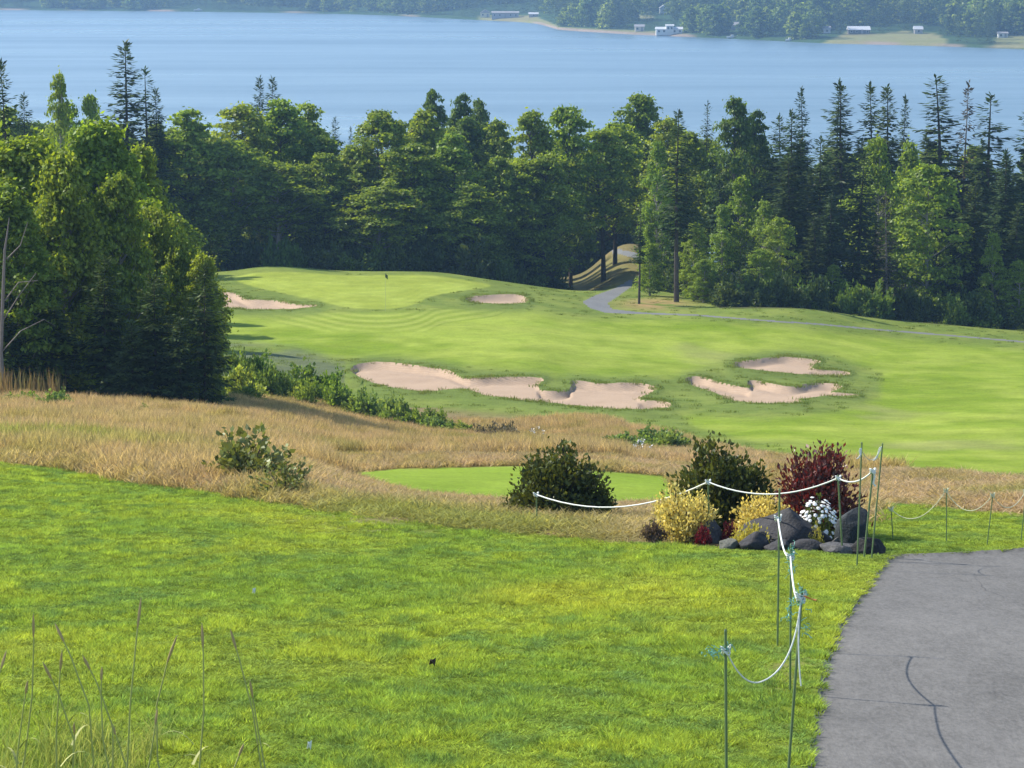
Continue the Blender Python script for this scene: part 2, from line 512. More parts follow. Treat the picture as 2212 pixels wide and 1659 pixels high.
PATH2 = S([(1258, 652), (1285, 638), (1330, 622), (1364, 603), (1366, 618), (1335, 640), (1312, 655), (1322, 668), (1390, 675), (1500, 679), (1640, 690), (1773, 699), (1900, 711), (2050, 723), (2212, 737), (2500, 767), (2500, 770), (2212, 740), (2050, 726), (1900, 714), (1773, 702), (1640, 693), (1500, 682), (1390, 678.5), (1310, 676), (1275, 666)])
PATH3 = S([(1200, 522), (1260, 527), (1310, 533), (1375, 546), (1420, 560), (1420, 575), (1365, 557), (1320, 544), (1270, 536), (1200, 531)])
LAWN_LINE = np.array(S([(-600, 975), (-200, 985), (0, 1000), (150, 1015), (300, 1046), (450, 1062), (600, 1085), (750, 1110), (900, 1130), (1100, 1150), (1300, 1168), (1500, 1180), (1560, 1184), (1700, 1188), (1860, 1188), (1885, 1088), (2000, 1090), (2060, 1100), (2212, 1112), (2600, 1130), (4000, 1130)]))
FESC_LINE = np.array(S([(-600, 850), (500, 870), (700, 878), (850, 864), (950, 885), (1100, 902), (1250, 908), (1400, 930), (1500, 958), (1650, 990), (1800, 1012), (2000, 1026), (2212, 1038), (2600, 1060), (4000, 1090)]))

ROWS = np.concatenate([np.arange(0.5, 16, 1.0), np.arange(16, 32, 0.13), np.arange(32, 48, 0.18), np.arange(48, 108, 0.55),
                       np.arange(108, 193, 0.33), np.arange(193, 240, 1.0), np.arange(240, 462, 4.0)])
WC = np.concatenate([np.linspace(-0.62, -0.165, 26)[:-1], np.arange(-0.165, 0.165, 0.00062), np.linspace(0.165, 0.62, 26)])
Dg, Wg = np.meshgrid(ROWS, WC, indexing='ij')
Xg = Wg * (Dg + 25.0)
Zg = height(Xg, Dg)
PXg, PYg = project(Xg, Dg, Zg)
# pull grid points onto the sand and asphalt outlines so those edges are clean
dpx = np.gradient(PXg, axis=1); dpy = np.gradient(PYg, axis=0); dd = np.gradient(Dg, axis=0); dw = np.gradient(Wg, axis=1)
def snap(poly, dmin, dmax):
    global Dg, Wg
    xs = [p[0] for p in poly]; ys = [p[1] for p in poly]
    m = (Dg > dmin) & (Dg < dmax) & (PXg > min(xs) - 4) & (PXg < max(xs) + 4) & (PYg > min(ys) - 4) & (PYg < max(ys) + 4)
    if not m.any(): return
    bd, bx, by = poly_near(PXg[m], PYg[m], poly)
    ax = (bx - PXg[m]) / dpx[m]; ay = (by - PYg[m]) / np.where(np.abs(dpy[m]) < 1e-3, 1e9, dpy[m])
    ok = (np.abs(ax) < 0.52) & (np.abs(ay) < 0.52)
    wa = Wg[m]; da = Dg[m]
    wa[ok] += (ax * dw[m])[ok]; da[ok] += (ay * dd[m])[ok]
    Wg[m] = wa; Dg[m] = da
BUNKR = {k: rounded(v, 2) for k, v in BUNK.items()}
for k in BUNKR: snap(BUNKR[k], *BUNK_D[k])
PATHR = rounded(PATH, 1)
snap(PATHR, 5, 33.5)
Xg = Wg * (Dg + 25.0)
Zg = height(Xg, Dg)
PXg, PYg = project(Xg, Dg, Zg)

# face zones
def fc(A): return 0.25 * (A[:-1, :-1] + A[1:, :-1] + A[:-1, 1:] + A[1:, 1:])
fPX, fPY, fD = fc(PXg), fc(PYg), fc(Dg)
Z_LAWN, Z_FESC, Z_TEE, Z_ROUGH, Z_FAIR, Z_GREEN, Z_LITTER, Z_PATH, Z_PATH2, Z_B0 = range(10)
def zone_of(px, py, d):
    z = np.full(px.shape, Z_ROUGH)
    lawn = (py > np.interp(px, LAWN_LINE[:, 0], LAWN_LINE[:, 1])) & (d < 47.5)
    fesc = (py > np.interp(px, FESC_LINE[:, 0], FESC_LINE[:, 1])) & (d < 112)
    z[fesc] = Z_FESC
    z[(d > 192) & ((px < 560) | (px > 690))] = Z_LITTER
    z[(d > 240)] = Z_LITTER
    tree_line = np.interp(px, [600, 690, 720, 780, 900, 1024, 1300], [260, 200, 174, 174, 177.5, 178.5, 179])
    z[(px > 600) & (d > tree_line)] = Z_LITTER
    z[(px < 232) & (d > 89) & (d < 160)] = Z_LITTER
    z[in_poly(px, py, FAIRWAY) & (d > 60) & (d < 186)] = Z_FAIR
    z[in_poly(px, py, TEE) & (d > 47) & (d < 70)] = Z_TEE
    z[in_poly(px, py, GREEN) & (d > 140) & (d < 191)] = Z_GREEN
    z[lawn] = Z_LAWN
    z[in_poly(px, py, PATHR) & (d < 33.5)] = Z_PATH
    z[in_poly(px, py, PATH2) & (d > 150) & (d < 235)] = Z_PATH2
    z[in_poly(px, py, PATH3) & (d > 215) & (d < 270)] = Z_PATH2
    for i, k in enumerate(BUNKR):
        z[in_poly(px, py, BUNKR[k]) & (d > BUNK_D[k][0]) & (d < BUNK_D[k][1])] = Z_B0 + i
    return z
ZF = zone_of(fPX, fPY, fD)

# sand lies below the turf: deep under the far lip, shallow at the near edge
dig = np.zeros_like(Zg)
lipd = np.full(Zg.shape, 99.0)
for i, k in enumerate(BUNKR):
    poly = BUNKR[k]
    xs = [p[0] for p in poly]; ys = [p[1] for p in poly]
    m = (Dg > BUNK_D[k][0]) & (Dg < BUNK_D[k][1]) & (PXg > min(xs) - 60) & (PXg < max(xs) + 60) & (PYg > min(ys) - 40) & (PYg < max(ys) + 40)
    px, py = PXg[m], PYg[m]
    ins = in_poly(px, py, poly)
    bd, bx, by = poly_near(px, py, poly)
    on = bd < 0.35
    inside = ins & ~on
    # how near the far (upper) edge, straight up in the picture = straight away on the ground
    up = np.zeros(px.shape)
    for st in (1.5, 3, 4.5, 6, 8):
        up += (~in_poly(px, py - st, poly)).astype(float)
    lf = np.zeros(px.shape)
    for st in (2.0, 5.0):
        lf += (~in_poly(px - st, py, poly)).astype(float)
    e = 0.05 + 0.23 * np.clip(up / 5, 0, 1) + 0.08 * lf / 2
    t = np.zeros(px.shape)
    t[inside] = (e * smooth(0.0, 2.6, bd))[inside]
    dig[m] = np.maximum(dig[m], t)
    ld = lipd[m]; ld = np.minimum(ld, np.where(ins, 0, bd)); lipd[m] = ld
lipn = np.exp(-(lipd / 5.0) ** 2) * (dig == 0)
Zg = Zg - dig + lipn * 0.10 * (fbm(Xg * 0.8, Dg * 0.35, 21, 3))
# the asphalt lies a little lower than the turf
vpath = in_poly(PXg, PYg, PATHR) & (Dg < 33.5)
pb = np.full(Zg.shape, 99.0)
mm = (Dg < 34) & (PXg > 700)
pb[mm] = poly_near(PXg[mm], PYg[mm], PATHR)[0]
Zg = Zg - 0.03 * (vpath & (pb > 0.6))

# turf colours per point
def C(a): return np.array(a, float)
def lerp(a, b, t): return a + (b - a) * t[..., None]
def turf_colours():
    x, y, px, py = Xg, Dg, PXg, PYg
    big = fbm(x / 9, y / 16, 31, 3); med = fbm(x / 1.6, y / 2.6, 37, 4); fine = fbm(x / 0.5, y / 0.5, 41, 3)
    one = np.ones(x.shape + (3,))
    rough = lerp(C((0.125, 0.172, 0.034)) * one, C((0.170, 0.210, 0.044)) * one, smooth(0.3, 0.7, med))
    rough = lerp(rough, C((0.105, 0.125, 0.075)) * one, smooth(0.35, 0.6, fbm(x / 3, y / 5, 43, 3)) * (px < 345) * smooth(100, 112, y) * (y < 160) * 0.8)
    fair = lerp(C((0.150, 0.215, 0.018)) * one, C((0.245, 0.300, 0.046)) * one, smooth(0.3, 0.72, 0.5 * big + 0.5 * med))
    st = np.sin((y + 0.12 * x + 2.5 * fbm(x / 14, y / 14, 47, 2)) * 2 * math.pi / 7.0)
    fair = lerp(fair, fair * C((0.86, 0.90, 0.80)), (0.5 + 0.5 * np.tanh(st * 2.0)) * 0.75)
    dry = smooth(0.62, 0.8, fbm(x / 5, y / 9, 53, 3)) * (px > 640)
    fair = lerp(fair, C((0.20, 0.20, 0.08)) * one, dry * 0.5)
    green = lerp(C((0.230, 0.275, 0.042)) * one, C((0.265, 0.315, 0.055)) * one, smooth(0.3, 0.7, med))
    gm = np.zeros(x.shape); gsel = (y > 120) & (y < 195) & (px > 180) & (px < 640)
    gd = np.full(x.shape, 99.0)
    gi = in_poly(px[gsel], py[gsel], GREEN)
    b, _, _ = poly_near(px[gsel], py[gsel], GREEN)
    gd[gsel] = np.where(gi, -b, b)
    # ring cuts round the green: turf bent towards or away by the mower
    ring = np.sin(gd * 2 * math.pi / 5.2)
    ringm = ((gd > 0) & (gd < 30)) * smooth(296, 300, py) * (1 - smooth(324, 336, py)) * smooth(240, 300, px) * (1 - smooth(520, 570, px))
    fair = lerp(fair, lerp(C((0.172, 0.228, 0.028)) * one, C((0.238, 0.288, 0.050)) * one, smooth(-0.6, 0.6, ring)), ringm)
    bandg = np.sin(gd * 2 * math.pi / 4.0)
    green = lerp(green, green * C((0.88, 0.92, 0.84)), smooth(-0.5, 0.5, bandg) * 0.7)
    tee = lerp(C((0.155, 0.235, 0.022)) * one, C((0.195, 0.270, 0.032)) * one, med)
    fesc = lerp(C((0.20, 0.150, 0.078)) * one, C((0.125, 0.130, 0.045)) * one, smooth(0.4, 0.7, fbm(x / 4, y / 6, 59, 3)))
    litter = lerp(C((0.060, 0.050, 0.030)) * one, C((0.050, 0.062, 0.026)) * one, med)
    lawn = lerp(C((0.120, 0.170, 0.018)) * one, C((0.185, 0.235, 0.022)) * one, smooth(0.3, 0.7, fbm(x / 1.4, y / 3.0, 61, 4)))
    lawn = lerp(lawn, C((0.095, 0.145, 0.020)) * one, smooth(0.5, 0.68, fbm(x / 2.6, y / 5, 67, 3)) * 0.8)
    worn = np.exp(-((px - 395) / 110) ** 2 - ((py - 520) / 14) ** 2) + 0.9 * np.exp(-((px - 790) / 30) ** 2 - ((py - 690) / 45) ** 2)
    lawn = lerp(lawn, C((0.20, 0.175, 0.075)) * one, np.clip(worn * smooth(0.35, 0.65, fine + 0.1 * med), 0, 1) * 0.8)
    # soft masks
    jx, jy = (med - 0.5) * 3, (fine - 0.5) * 2
    def soft(poly, w, sel):
        r = np.zeros(x.shape)
        b, _, _ = poly_near(px[sel], py[sel], poly)
        i = in_poly(px[sel], py[sel], poly)
        r[sel] = smooth(-w, w, np.where(i, b, -b) + jy[sel])
        return r
    c = rough.copy()
    ar = smooth(-8, 8, py - np.interp(px, FESC_LINE[:, 0], FESC_LINE[:, 1]) + 9 * (fbm(x / 2, y / 3, 71, 3) - 0.5)) * (y < 118)
    c = lerp(c, fesc, ar)
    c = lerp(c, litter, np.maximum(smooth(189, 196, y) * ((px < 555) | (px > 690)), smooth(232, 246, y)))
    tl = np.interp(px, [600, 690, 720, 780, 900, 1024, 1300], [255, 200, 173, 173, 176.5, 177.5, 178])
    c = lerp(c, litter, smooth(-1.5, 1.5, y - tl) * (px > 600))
    dryb = np.clip(np.exp(-((px - 655) / 32) ** 2 - ((py - 304) / 5.5) ** 2) + 0.8 * np.exp(-((px - 600) / 40) ** 2 - ((py - 248) / 9) ** 2), 0, 1)
    c = lerp(c, C((0.30, 0.20, 0.095)) * one, dryb * smooth(0.3, 0.5, med) * (y > 160))
    c = lerp(c, lerp(C((0.20, 0.150, 0.070)) * one, C((0.13, 0.13, 0.045)) * one, med), smooth(192, 206, y) * smooth(545, 570, px) * (1 - smooth(660, 690, px)) * 0.85)
    c = lerp(c, fair, soft(FAIRWAY, 6.0, (y > 58) & (y < 190)) * (y < 188))
    c = lerp(c, green, soft(GREEN, 1.2, gsel))
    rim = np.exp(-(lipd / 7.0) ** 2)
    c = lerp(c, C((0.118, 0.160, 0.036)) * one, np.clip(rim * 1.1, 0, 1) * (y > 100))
    c = lerp(c, tee, soft(TEE, 1.5, (y > 46) & (y < 72)))
    lw = smooth(-2.5, 2.5, py - np.interp(px, LAWN_LINE[:, 0], LAWN_LINE[:, 1]) + jx) * (y < 47.5)
    c = lerp(c, lawn, lw)
    return np.clip(c, 0, 1)
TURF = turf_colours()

nr, nc = Xg.shape
VALL = np.stack([Xg, Dg, Zg], -1).reshape(-1, 3)
CALL = TURF.reshape(-1, 3)
ii, jj = np.meshgrid(np.arange(nr - 1), np.arange(nc - 1), indexing='ij')
QALL = np.stack([ii * nc + jj, ii * nc + jj + 1, (ii + 1) * nc + jj + 1, (ii + 1) * nc + jj], -1)

def zone_mesh(name, mask, mat, label, smooth_=True):
    q = QALL[mask]
    u, inv = np.unique(q, return_inverse=True)
    me = mesh_np(name, VALL[u], inv.reshape(q.shape), smooth_=smooth_)
    attr_c(me, 'turf', CALL[u])
    o = link(name, me, mat)
    o['kind'] = 'structure'
    o['label'] = label
    return o

zone_mesh('lawn', ZF == Z_LAWN, M['lawn'], 'sunlit mown lawn sloping down beside the grey asphalt path')
zone_mesh('meadow', ZF == Z_FESC, M['rough'], 'ground under the tall tan grass below the lawn')
zone_mesh('tee_box', ZF == Z_TEE, M['fairway'], 'flat mown tee below the round dark green shrub')
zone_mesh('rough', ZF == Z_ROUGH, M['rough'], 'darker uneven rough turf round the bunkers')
zone_mesh('fairway', ZF == Z_FAIR, M['fairway'], 'bright mown fairway between the bunkers and the wood')
zone_mesh('putting_green', ZF == Z_GREEN, M['fairway'], 'raised pale putting green with a flag in it')
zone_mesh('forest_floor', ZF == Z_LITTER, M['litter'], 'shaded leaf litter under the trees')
PATHO = zone_mesh('cart_path', ZF == Z_PATH, M['asphalt'], 'cracked grey asphalt path beside the lawn')
zone_mesh('cart_path', ZF == Z_PATH2, M['asphalt_far'], 'narrow pale cart path along the edge of the wood')
blab = {'large': 'long sand bunker with a grass tongue in its far edge', 'upper': 'small sand bunker with one pointed tip, above the notched one',
        'lower': 'small sand bunker with three notches and pointed tips', 'greenside': 'little oval sand bunker beside the putting green',
        'left': 'narrow sand bunker half hidden by the leafy thicket'}
for i, k in enumerate(BUNKR):
    zone_mesh('sand_bunker', ZF == Z_B0 + i, M['sand'], blab[k])
print('ground quads', QALL.shape[0] * QALL.shape[1])

# cracks in the asphalt
for pts in ([(2105, 1240), (2130, 1268), (2170, 1284)], [(2212, 1500), (2150, 1486), (2110, 1492)]):
    P = [hit(x * K, y * K, 14, 33) for x, y in pts]
    g = Geo(); dense = []
    for a, b in zip(P, P[1:]):
        for t in np.linspace(0, 1, 9)[:-1]:
            q = a.lerp(b, float(t)); dense.append(Vector((q.x + random.gauss(0, 0.008), q.y + random.gauss(0, 0.02), q.z)))
    dense.append(P[-1])
    l, r = [], []
    for i, q in enumerate(dense):
        t = (dense[min(i + 1, len(dense) - 1)] - dense[max(i - 1, 0)]); t.z = 0
        n = Vector((-t.y, t.x, 0)).normalized() * random.uniform(0.0015, 0.0035)
        for lst, s in ((l, 1), (r, -1)):
            w = q + n * s; w.z = float(height(w.x, w.y)) - 0.03 + 0.004; lst.append(w)
    for i in range(len(dense) - 1):
        g.poly([l[i], r[i], r[i + 1], l[i + 1]])
    g.build('crack', M['tar'], PATHO)

# ------------------------------------------------------------------ the bay and the far shore
SHORE = np.array([(-420, 4, 0), (-200, 7, 0), (0, 10, 0), (150, 11.2, 0), (296, 13, 0), (380, 15, 0), (457, 19, 0), (520, 22, 0), (539, 24, 0), (558, 29.7, 0), (583, 31.6, 0), (634, 34.7, 0),
                  (736, 39, 0), (827, 43.5, 0), (931, 46, 0), (1024, 49.4, 0), (1250, 56, 0), (1500, 62, 0)], float)
SH_PX = SHORE[:, 0]
SH_D = CAMZ / ratio(SHORE[:, 1])
def shore_d(px): return np.interp(px, SH_PX, SH_D)

def water_mat():
    m, nt, out = new_mat('bay_water')
    p = wpos(nt)
    mp = N(nt, 'ShaderNodeMapping'); mp.inputs['Scale'].default_value = (1, 0.35, 1)
    L(nt, p, mp.inputs[0])
    n1 = noise(nt, 0.5, 3, 0.6, mp.outputs[0]); n2 = noise(nt, 0.03, 3, 0.6, mp.outputs[0]); m3 = N(nt, 'ShaderNodeMapping'); m3.inputs['Scale'].default_value = (0.22, 1, 1); L(nt, p, m3.inputs[0])
    n3 = noise(nt, 0.012, 4, 0.6, m3.outputs[0])
    r = N(nt, 'ShaderNodeMapRange', ins={'From Min': 0.3, 'From Max': 0.7, 'To Min': 0.22, 'To Max': 0.46}); L(nt, n3, r.inputs[0])
    h = math_(nt, 'ADD', math_(nt, 'MULTIPLY', n1, 0.25), n2)
    pbr(nt, out, (0.10, 0.165, 0.215), r.outputs[0], bump(nt, h, 0.5, 1.0), 0.5, IOR=1.33)
    return m
M['water'] = water_mat()
g = Geo(); g.poly([(-3500, 300, 0), (3500, 300, 0), (3500, 4200, 0), (-3500, 4200, 0)])
setp(g.build('bay', M['water']), 'calm pale blue bay beyond the wood', kind='structure')

def far_h(px, s):
    """height of the far land, s metres behind its shoreline"""
    base = np.where(s < 0, s * 0.06, 0.9 * smooth(0, 5, s) + 0.035 * np.maximum(s, 0) + 75 * smooth(150, 1500, s))
    return base + (fbm(px / 60, s / 120, 81, 3) - 0.5) * 8 * smooth(40, 300, s)
fpx = np.arange(-400, 1500, 6.0)
fs = np.concatenate([np.arange(-30, 40, 3.0), np.arange(40, 300, 12.0), np.arange(300, 2400, 70.0)])
A, B = np.meshgrid(fpx, fs, indexing='ij')
D_ = shore_d(A) + B
X_ = (A - 512) / F * D_ / (CP + 0.12 * SP)
Zf = far_h(A, B)
# meadows and beaches on the far shore, outlined on the photograph (1024 px frame)
FIELDS = [[(478, 15), (530, 15.5), (545, 20), (560, 27), (540, 26), (520, 22.5), (478, 20)],
          [(548, 26), (600, 29), (660, 31), (690, 33), (690, 40), (560, 32)],
          [(838, 36), (850, 31), (862, 31), (880, 35), (888, 33), (905, 31), (935, 34), (950, 41), (940, 47), (820, 45)],
          [(998, 36), (1030, 36), (1030, 50), (996, 47)],
          [(600, 14), (655, 15), (655, 19), (600, 18)], [(905, 31), (930, 33), (920, 37)],
          [(787, 25), (810, 26), (808, 31), (785, 31)]]
pfx, pfy = project(X_, D_, Zf)
fld = np.zeros(A.shape)
for k_, f_ in enumerate(FIELDS):
    fld = np.maximum(fld, in_poly(pfx, pfy, f_) * (1.0 if k_ != 1 else 0.85))
cf = np.ones(A.shape + (3,)) * C((0.035, 0.070, 0.025))
cf = lerp(cf, lerp(np.ones(cf.shape) * C((0.16, 0.185, 0.06)), np.ones(cf.shape) * C((0.21, 0.18, 0.09)), fbm(X_ / 25, D_ / 25, 83, 3)), np.clip(fld, 0, 1))
cf = lerp(cf, np.ones(cf.shape) * C((0.24, 0.19, 0.15)), (1 - smooth(3, 8, B)) * np.maximum(smooth(0.5, 0.68, fbm(A / 40, B * 0 + 2, 85, 2)), ((A > 535) & (A < 690)) * 0.9))
me = mesh_np('far_shore', np.stack([X_, D_, Zf], -1).reshape(-1, 3),
             (lambda n, m: np.stack([(i := np.arange((n - 1) * (m - 1)) // (m - 1)) * m + (j := np.arange((n - 1) * (m - 1)) % (m - 1)), (i + 1) * m + j, (i + 1) * m + j + 1, i * m + j + 1], -1))(*A.shape), smooth_=True)
attr_c(me, 'turf', cf.reshape(-1, 3))
setp(link('far_shore', me, turf_mat('far_meadow', 0.6, 0.3, 0.3, 0.3)), 'hazy far shore of the bay with meadows and beaches', kind='structure')

# ------------------------------------------------------------------ plants: prototypes
def rhombs(cen, nrm, size, rng, elong=1.5, fold=0.0):
    """leaf-shaped quads at cen facing nrm"""
    n = len(cen)
    nrm = nrm / (np.linalg.norm(nrm, axis=1, keepdims=True) + 1e-9)
    t = rng.normal(size=(n, 3)); t -= (t * nrm).sum(1, keepdims=True) * nrm
    t /= np.linalg.norm(t, axis=1, keepdims=True) + 1e-9
    b = np.cross(nrm, t)
    size = np.broadcast_to(np.asarray(size, float), (n,))[:, None]
    a = t * size * elong * 0.5; c = b * size * 0.5
    V = np.stack([cen - a, cen + c - nrm * size * 0.1, cen + a, cen - c - nrm * size * 0.1], 1)
    return V.reshape(-1, 3), np.arange(n * 4).reshape(n, 4)

def rhombs_dir(cen, axis, nrm, ln, wd):
    """leaf quads pointing along axis from cen"""
    n = len(cen)
    axis = axis / (np.linalg.norm(axis, axis=1, keepdims=True) + 1e-9)
    b = np.cross(nrm, axis); b /= np.linalg.norm(b, axis=1, keepdims=True) + 1e-9
    ln = np.broadcast_to(np.asarray(ln, float), (n,))[:, None]; wd = np.broadcast_to(np.asarray(wd, float), (n,))[:, None]
    V = np.stack([cen, cen + axis * ln * 0.5 + b * wd * 0.5, cen + axis * ln, cen + axis * ln * 0.5 - b * wd * 0.5], 1)
    return V.reshape(-1, 3), np.arange(n * 4).reshape(n, 4)

PROTO = bpy.data.collections.new('prototypes')     # not linked to the scene

class Kind:
    """shared meshes of one kind of plant: list of (part name, mesh)"""
    def __init__(s, H, R, parts): s.H = H; s.R = R; s.parts = parts

def broadleaf(seed, H=15.0, R=3.3, base=0.22, nclump=70, per=110, leaf=0.24, lmat='maple', bmat='bark', flat=0.7, shape='round', trunks=1, mx=1.0):
    rng = np.random.default_rng(seed)
    g = Geo()
    tops = []
    for k in range(trunks):
        off = rng.normal(0, 0.25, 2) * (trunks > 1)
        lean = rng.normal(0, 0.05 * R, 2) + off * 2.0
        pts = [(off[0] + lean[0] * t * t + rng.normal(0, 0.05), off[1] + lean[1] * t * t + rng.normal(0, 0.05), H * 0.86 * t) for t in np.linspace(0, 1, 7)]
        pts[0] = (off[0], off[1], -0.4)
        r0 = 0.014 * H / math.sqrt(trunks)
        g.tube(pts, [r0 * (1.15 if i == 0 else 1) * (1 - 0.86 * i / 6) for i in range(7)], 7, False)
        tops.append(np.array(pts))
    cen = []; nor = []
    for k in range(nclump):
        # point of the crown envelope
        for _ in range(40):
            t = rng.uniform(0.74, 1.0) if k < nclump * 0.08 else rng.uniform(0, 1)
            if shape == 'round': prof = math.sqrt(max(0, 1 - (2 * t - 0.9) ** 2 / 1.25)) if t < 1 else 0
            elif shape == 'tall': prof = (0.75 + 0.25 * math.sin(math.pi * t)) * math.sqrt(max(0, 1 - t ** 3))
            else: prof = (1 - t) ** 0.7 * 0.9 + 0.12
            if k < nclump * 0.08 or rng.uniform() < prof: break
        an = rng.uniform(0, 2 * math.pi)
        lob = 1 + 0.22 * math.sin(2 * an + seed) + 0.18 * math.sin(3 * an + 2.1 * seed + 5 * t)
        rr = R * prof * lob * (rng.uniform(0.15, 1.0) ** 0.5) * 0.9
        rc = R * rng.uniform(0.18, 0.33) * (0.8 if t > 0.8 else 1.0)
        if t > 0.7: rr *= 0.72
        if rng.uniform() < 0.14: rc *= 0.6; rr *= 1.18
        z = H * (base + (1 - base) * t) - rc * 0.4
        p = np.array([rr * math.cos(an), rr * math.sin(an), min(z, H - rc * flat)])
        # limb to the clump
        tp = tops[k % trunks]
        if k % 2 == 0:
            zt = max(H * base * 0.7, p[2] - rr * 0.6 - 0.4)
            i = np.clip(np.searchsorted(tp[:, 2], zt), 1, 6)
            q = tp[i - 1] + (tp[i] - tp[i - 1]) * np.clip((zt - tp[i - 1, 2]) / (tp[i, 2] - tp[i - 1, 2] + 1e-6), 0, 1)
            mid = (q + p) / 2 + np.array([0, 0, -0.08 * rr])
            g.tube([q, mid, p], [0.0035 * H, 0.0022 * H, 0.0008 * H], 4, False)
        n = int(per * rng.uniform(0.6, 1.3))
        u = rng.normal(size=(n, 3)); u /= np.linalg.norm(u, axis=1, keepdims=True)
        u[:, 2] = np.where(u[:, 2] < -0.25, -u[:, 2] * 0.7, u[:, 2])
        rad = rng.uniform(0.40, 1.08, (n, 1)) ** 0.6
        rad = np.where(rng.uniform(0, 1, (n, 1)) < 0.16, rad * rng.uniform(1.1, 1.75, (n, 1)), rad)
        ell = np.array([1, 1, flat]) * rng.uniform(0.6, 1.4, 3)
        c = p + u * rad * rc * ell
        cen.append(c)
        nor.append(u * 0.7 + np.array([-0.15, 0.1, 0.45]) + rng.normal(0, 0.6, (n, 3)))
    cen = np.concatenate(cen); nor = np.concatenate(nor)
    V, Fq = rhombs(cen, nor, leaf * rng.uniform(0.65, 1.25, len(cen)), rng)
    cm = mesh_np('crown', V, Fq); cm.materials.append(M[lmat])
    tm = bpy.data.meshes.new('trunk'); tm.from_pydata([tuple(p) for p in g.v], [], g.f); tm.materials.append(M[bmat])
    tm.polygons.foreach_set('use_smooth', np.ones(len(tm.polygons), bool))
    return Kind(H, R, [('trunk', tm), ('crown', cm)])

def spruce(seed, H=15.0, R=2.3, base=0.1, gap=0.30, thin=0.12, lmat='needle', bmat='bark', dens=1.0, topthin=0.0):
    rng = np.random.default_rng(seed)
    g = Geo()
    bx, by = rng.normal(0, 0.12, 2)
    ax = lambda t: np.array([bx * math.sin(3 * t), by * math.sin(2.3 * t + 0.4) - by * math.sin(0.4), H * t])
    g.tube([tuple(ax(t) if t > 0 else (0, 0, -0.4)) for t in np.linspace(0, 1, 9)], [0.012 * H * (1 - 0.93 * t) for t in np.linspace(0, 1, 9)], 7, False)
    C_, A_, N_, L_, W_ = [], [], [], [], []
    z = H * base
    while z < H * 0.985:
        t = z / H
        top = 1 - t
        nb = rng.integers(5, 8) if t < 0.9 else rng.integers(3, 6)
        sz = rng.uniform(0.72, 1.18)
        for k in range(nb):
            if rng.uniform() < thin + topthin * t: continue
            an = rng.uniform(0, 2 * math.pi)
            ln = max(0.24, R * (top ** 0.66) * (0.55 + 0.45 * min(1, (t - base) / 0.12 + 0.45)) * sz * rng.uniform(0.5, 1.3))
            dr = rng.uniform(0.05, 0.55) * (1 - 0.9 * t) - 0.55 * (t > 0.9) * (t - 0.9) * 10
            o = ax(t)
            dv = np.array([math.cos(an), math.sin(an), -dr])
            side = np.array([-math.sin(an), math.cos(an), 0.0])
            m = max(2, int(ln / 0.27 * dens))
            for i in range(m):
                f = (i + 0.35) / m
                p = o + dv * ln * f + np.array([0, 0, 0.22 * ln * f * f])
                wv = 0.42 * (1 - 0.55 * f) * min(1, ln / 1.2) + 0.10
                for s in (-1, 1):
                    C_.append(p + rng.normal(0, 0.03, 3)); A_.append(dv * 0.75 + side * s * rng.uniform(0.45, 1.0) + np.array([0, 0, rng.uniform(-0.45, 0.1)]))
                    N_.append(np.array([0, 0, 1.0]) + rng.normal(0, 0.35, 3)); L_.append(wv * rng.uniform(1.0, 1.7)); W_.append(wv * rng.uniform(0.42, 0.66))
            tip = o + dv * ln + np.array([0, 0, 0.22 * ln])
            C_.append(tip - dv * 0.15); A_.append(dv + np.array([0, 0, 0.25])); N_.append(np.array([0, 0, 1.0]) + rng.normal(0, 0.3, 3)); L_.append(0.42); W_.append(0.16)
            if k % 2 == 0 and ln > 0.7:
                g.tube([o, o + dv * ln * 0.6 + np.array([0, 0, 0.08 * ln])], [0.02, 0.007], 3, False)
        z += gap * rng.uniform(0.7, 1.3) * (0.45 + 0.75 * top)
    for k in range(10):
        t = 0.965 + 0.035 * k / 9
        a = rng.normal(0, 0.5, 3) + np.array([0, 0, 1.2])
        C_.append(ax(t)); A_.append(a); N_.append(rng.normal(size=3)); L_.append(0.34); W_.append(0.12)
    V, Fq = rhombs_dir(np.array(C_), np.array(A_), np.array(N_), np.array(L_), np.array(W_))
    cm = mesh_np('crown', V, Fq); cm.materials.append(M[lmat])
    tm = bpy.data.meshes.new('trunk'); tm.from_pydata([tuple(p) for p in g.v], [], g.f); tm.materials.append(M[bmat])
    return Kind(H, R, [('trunk', tm), ('crown', cm)])

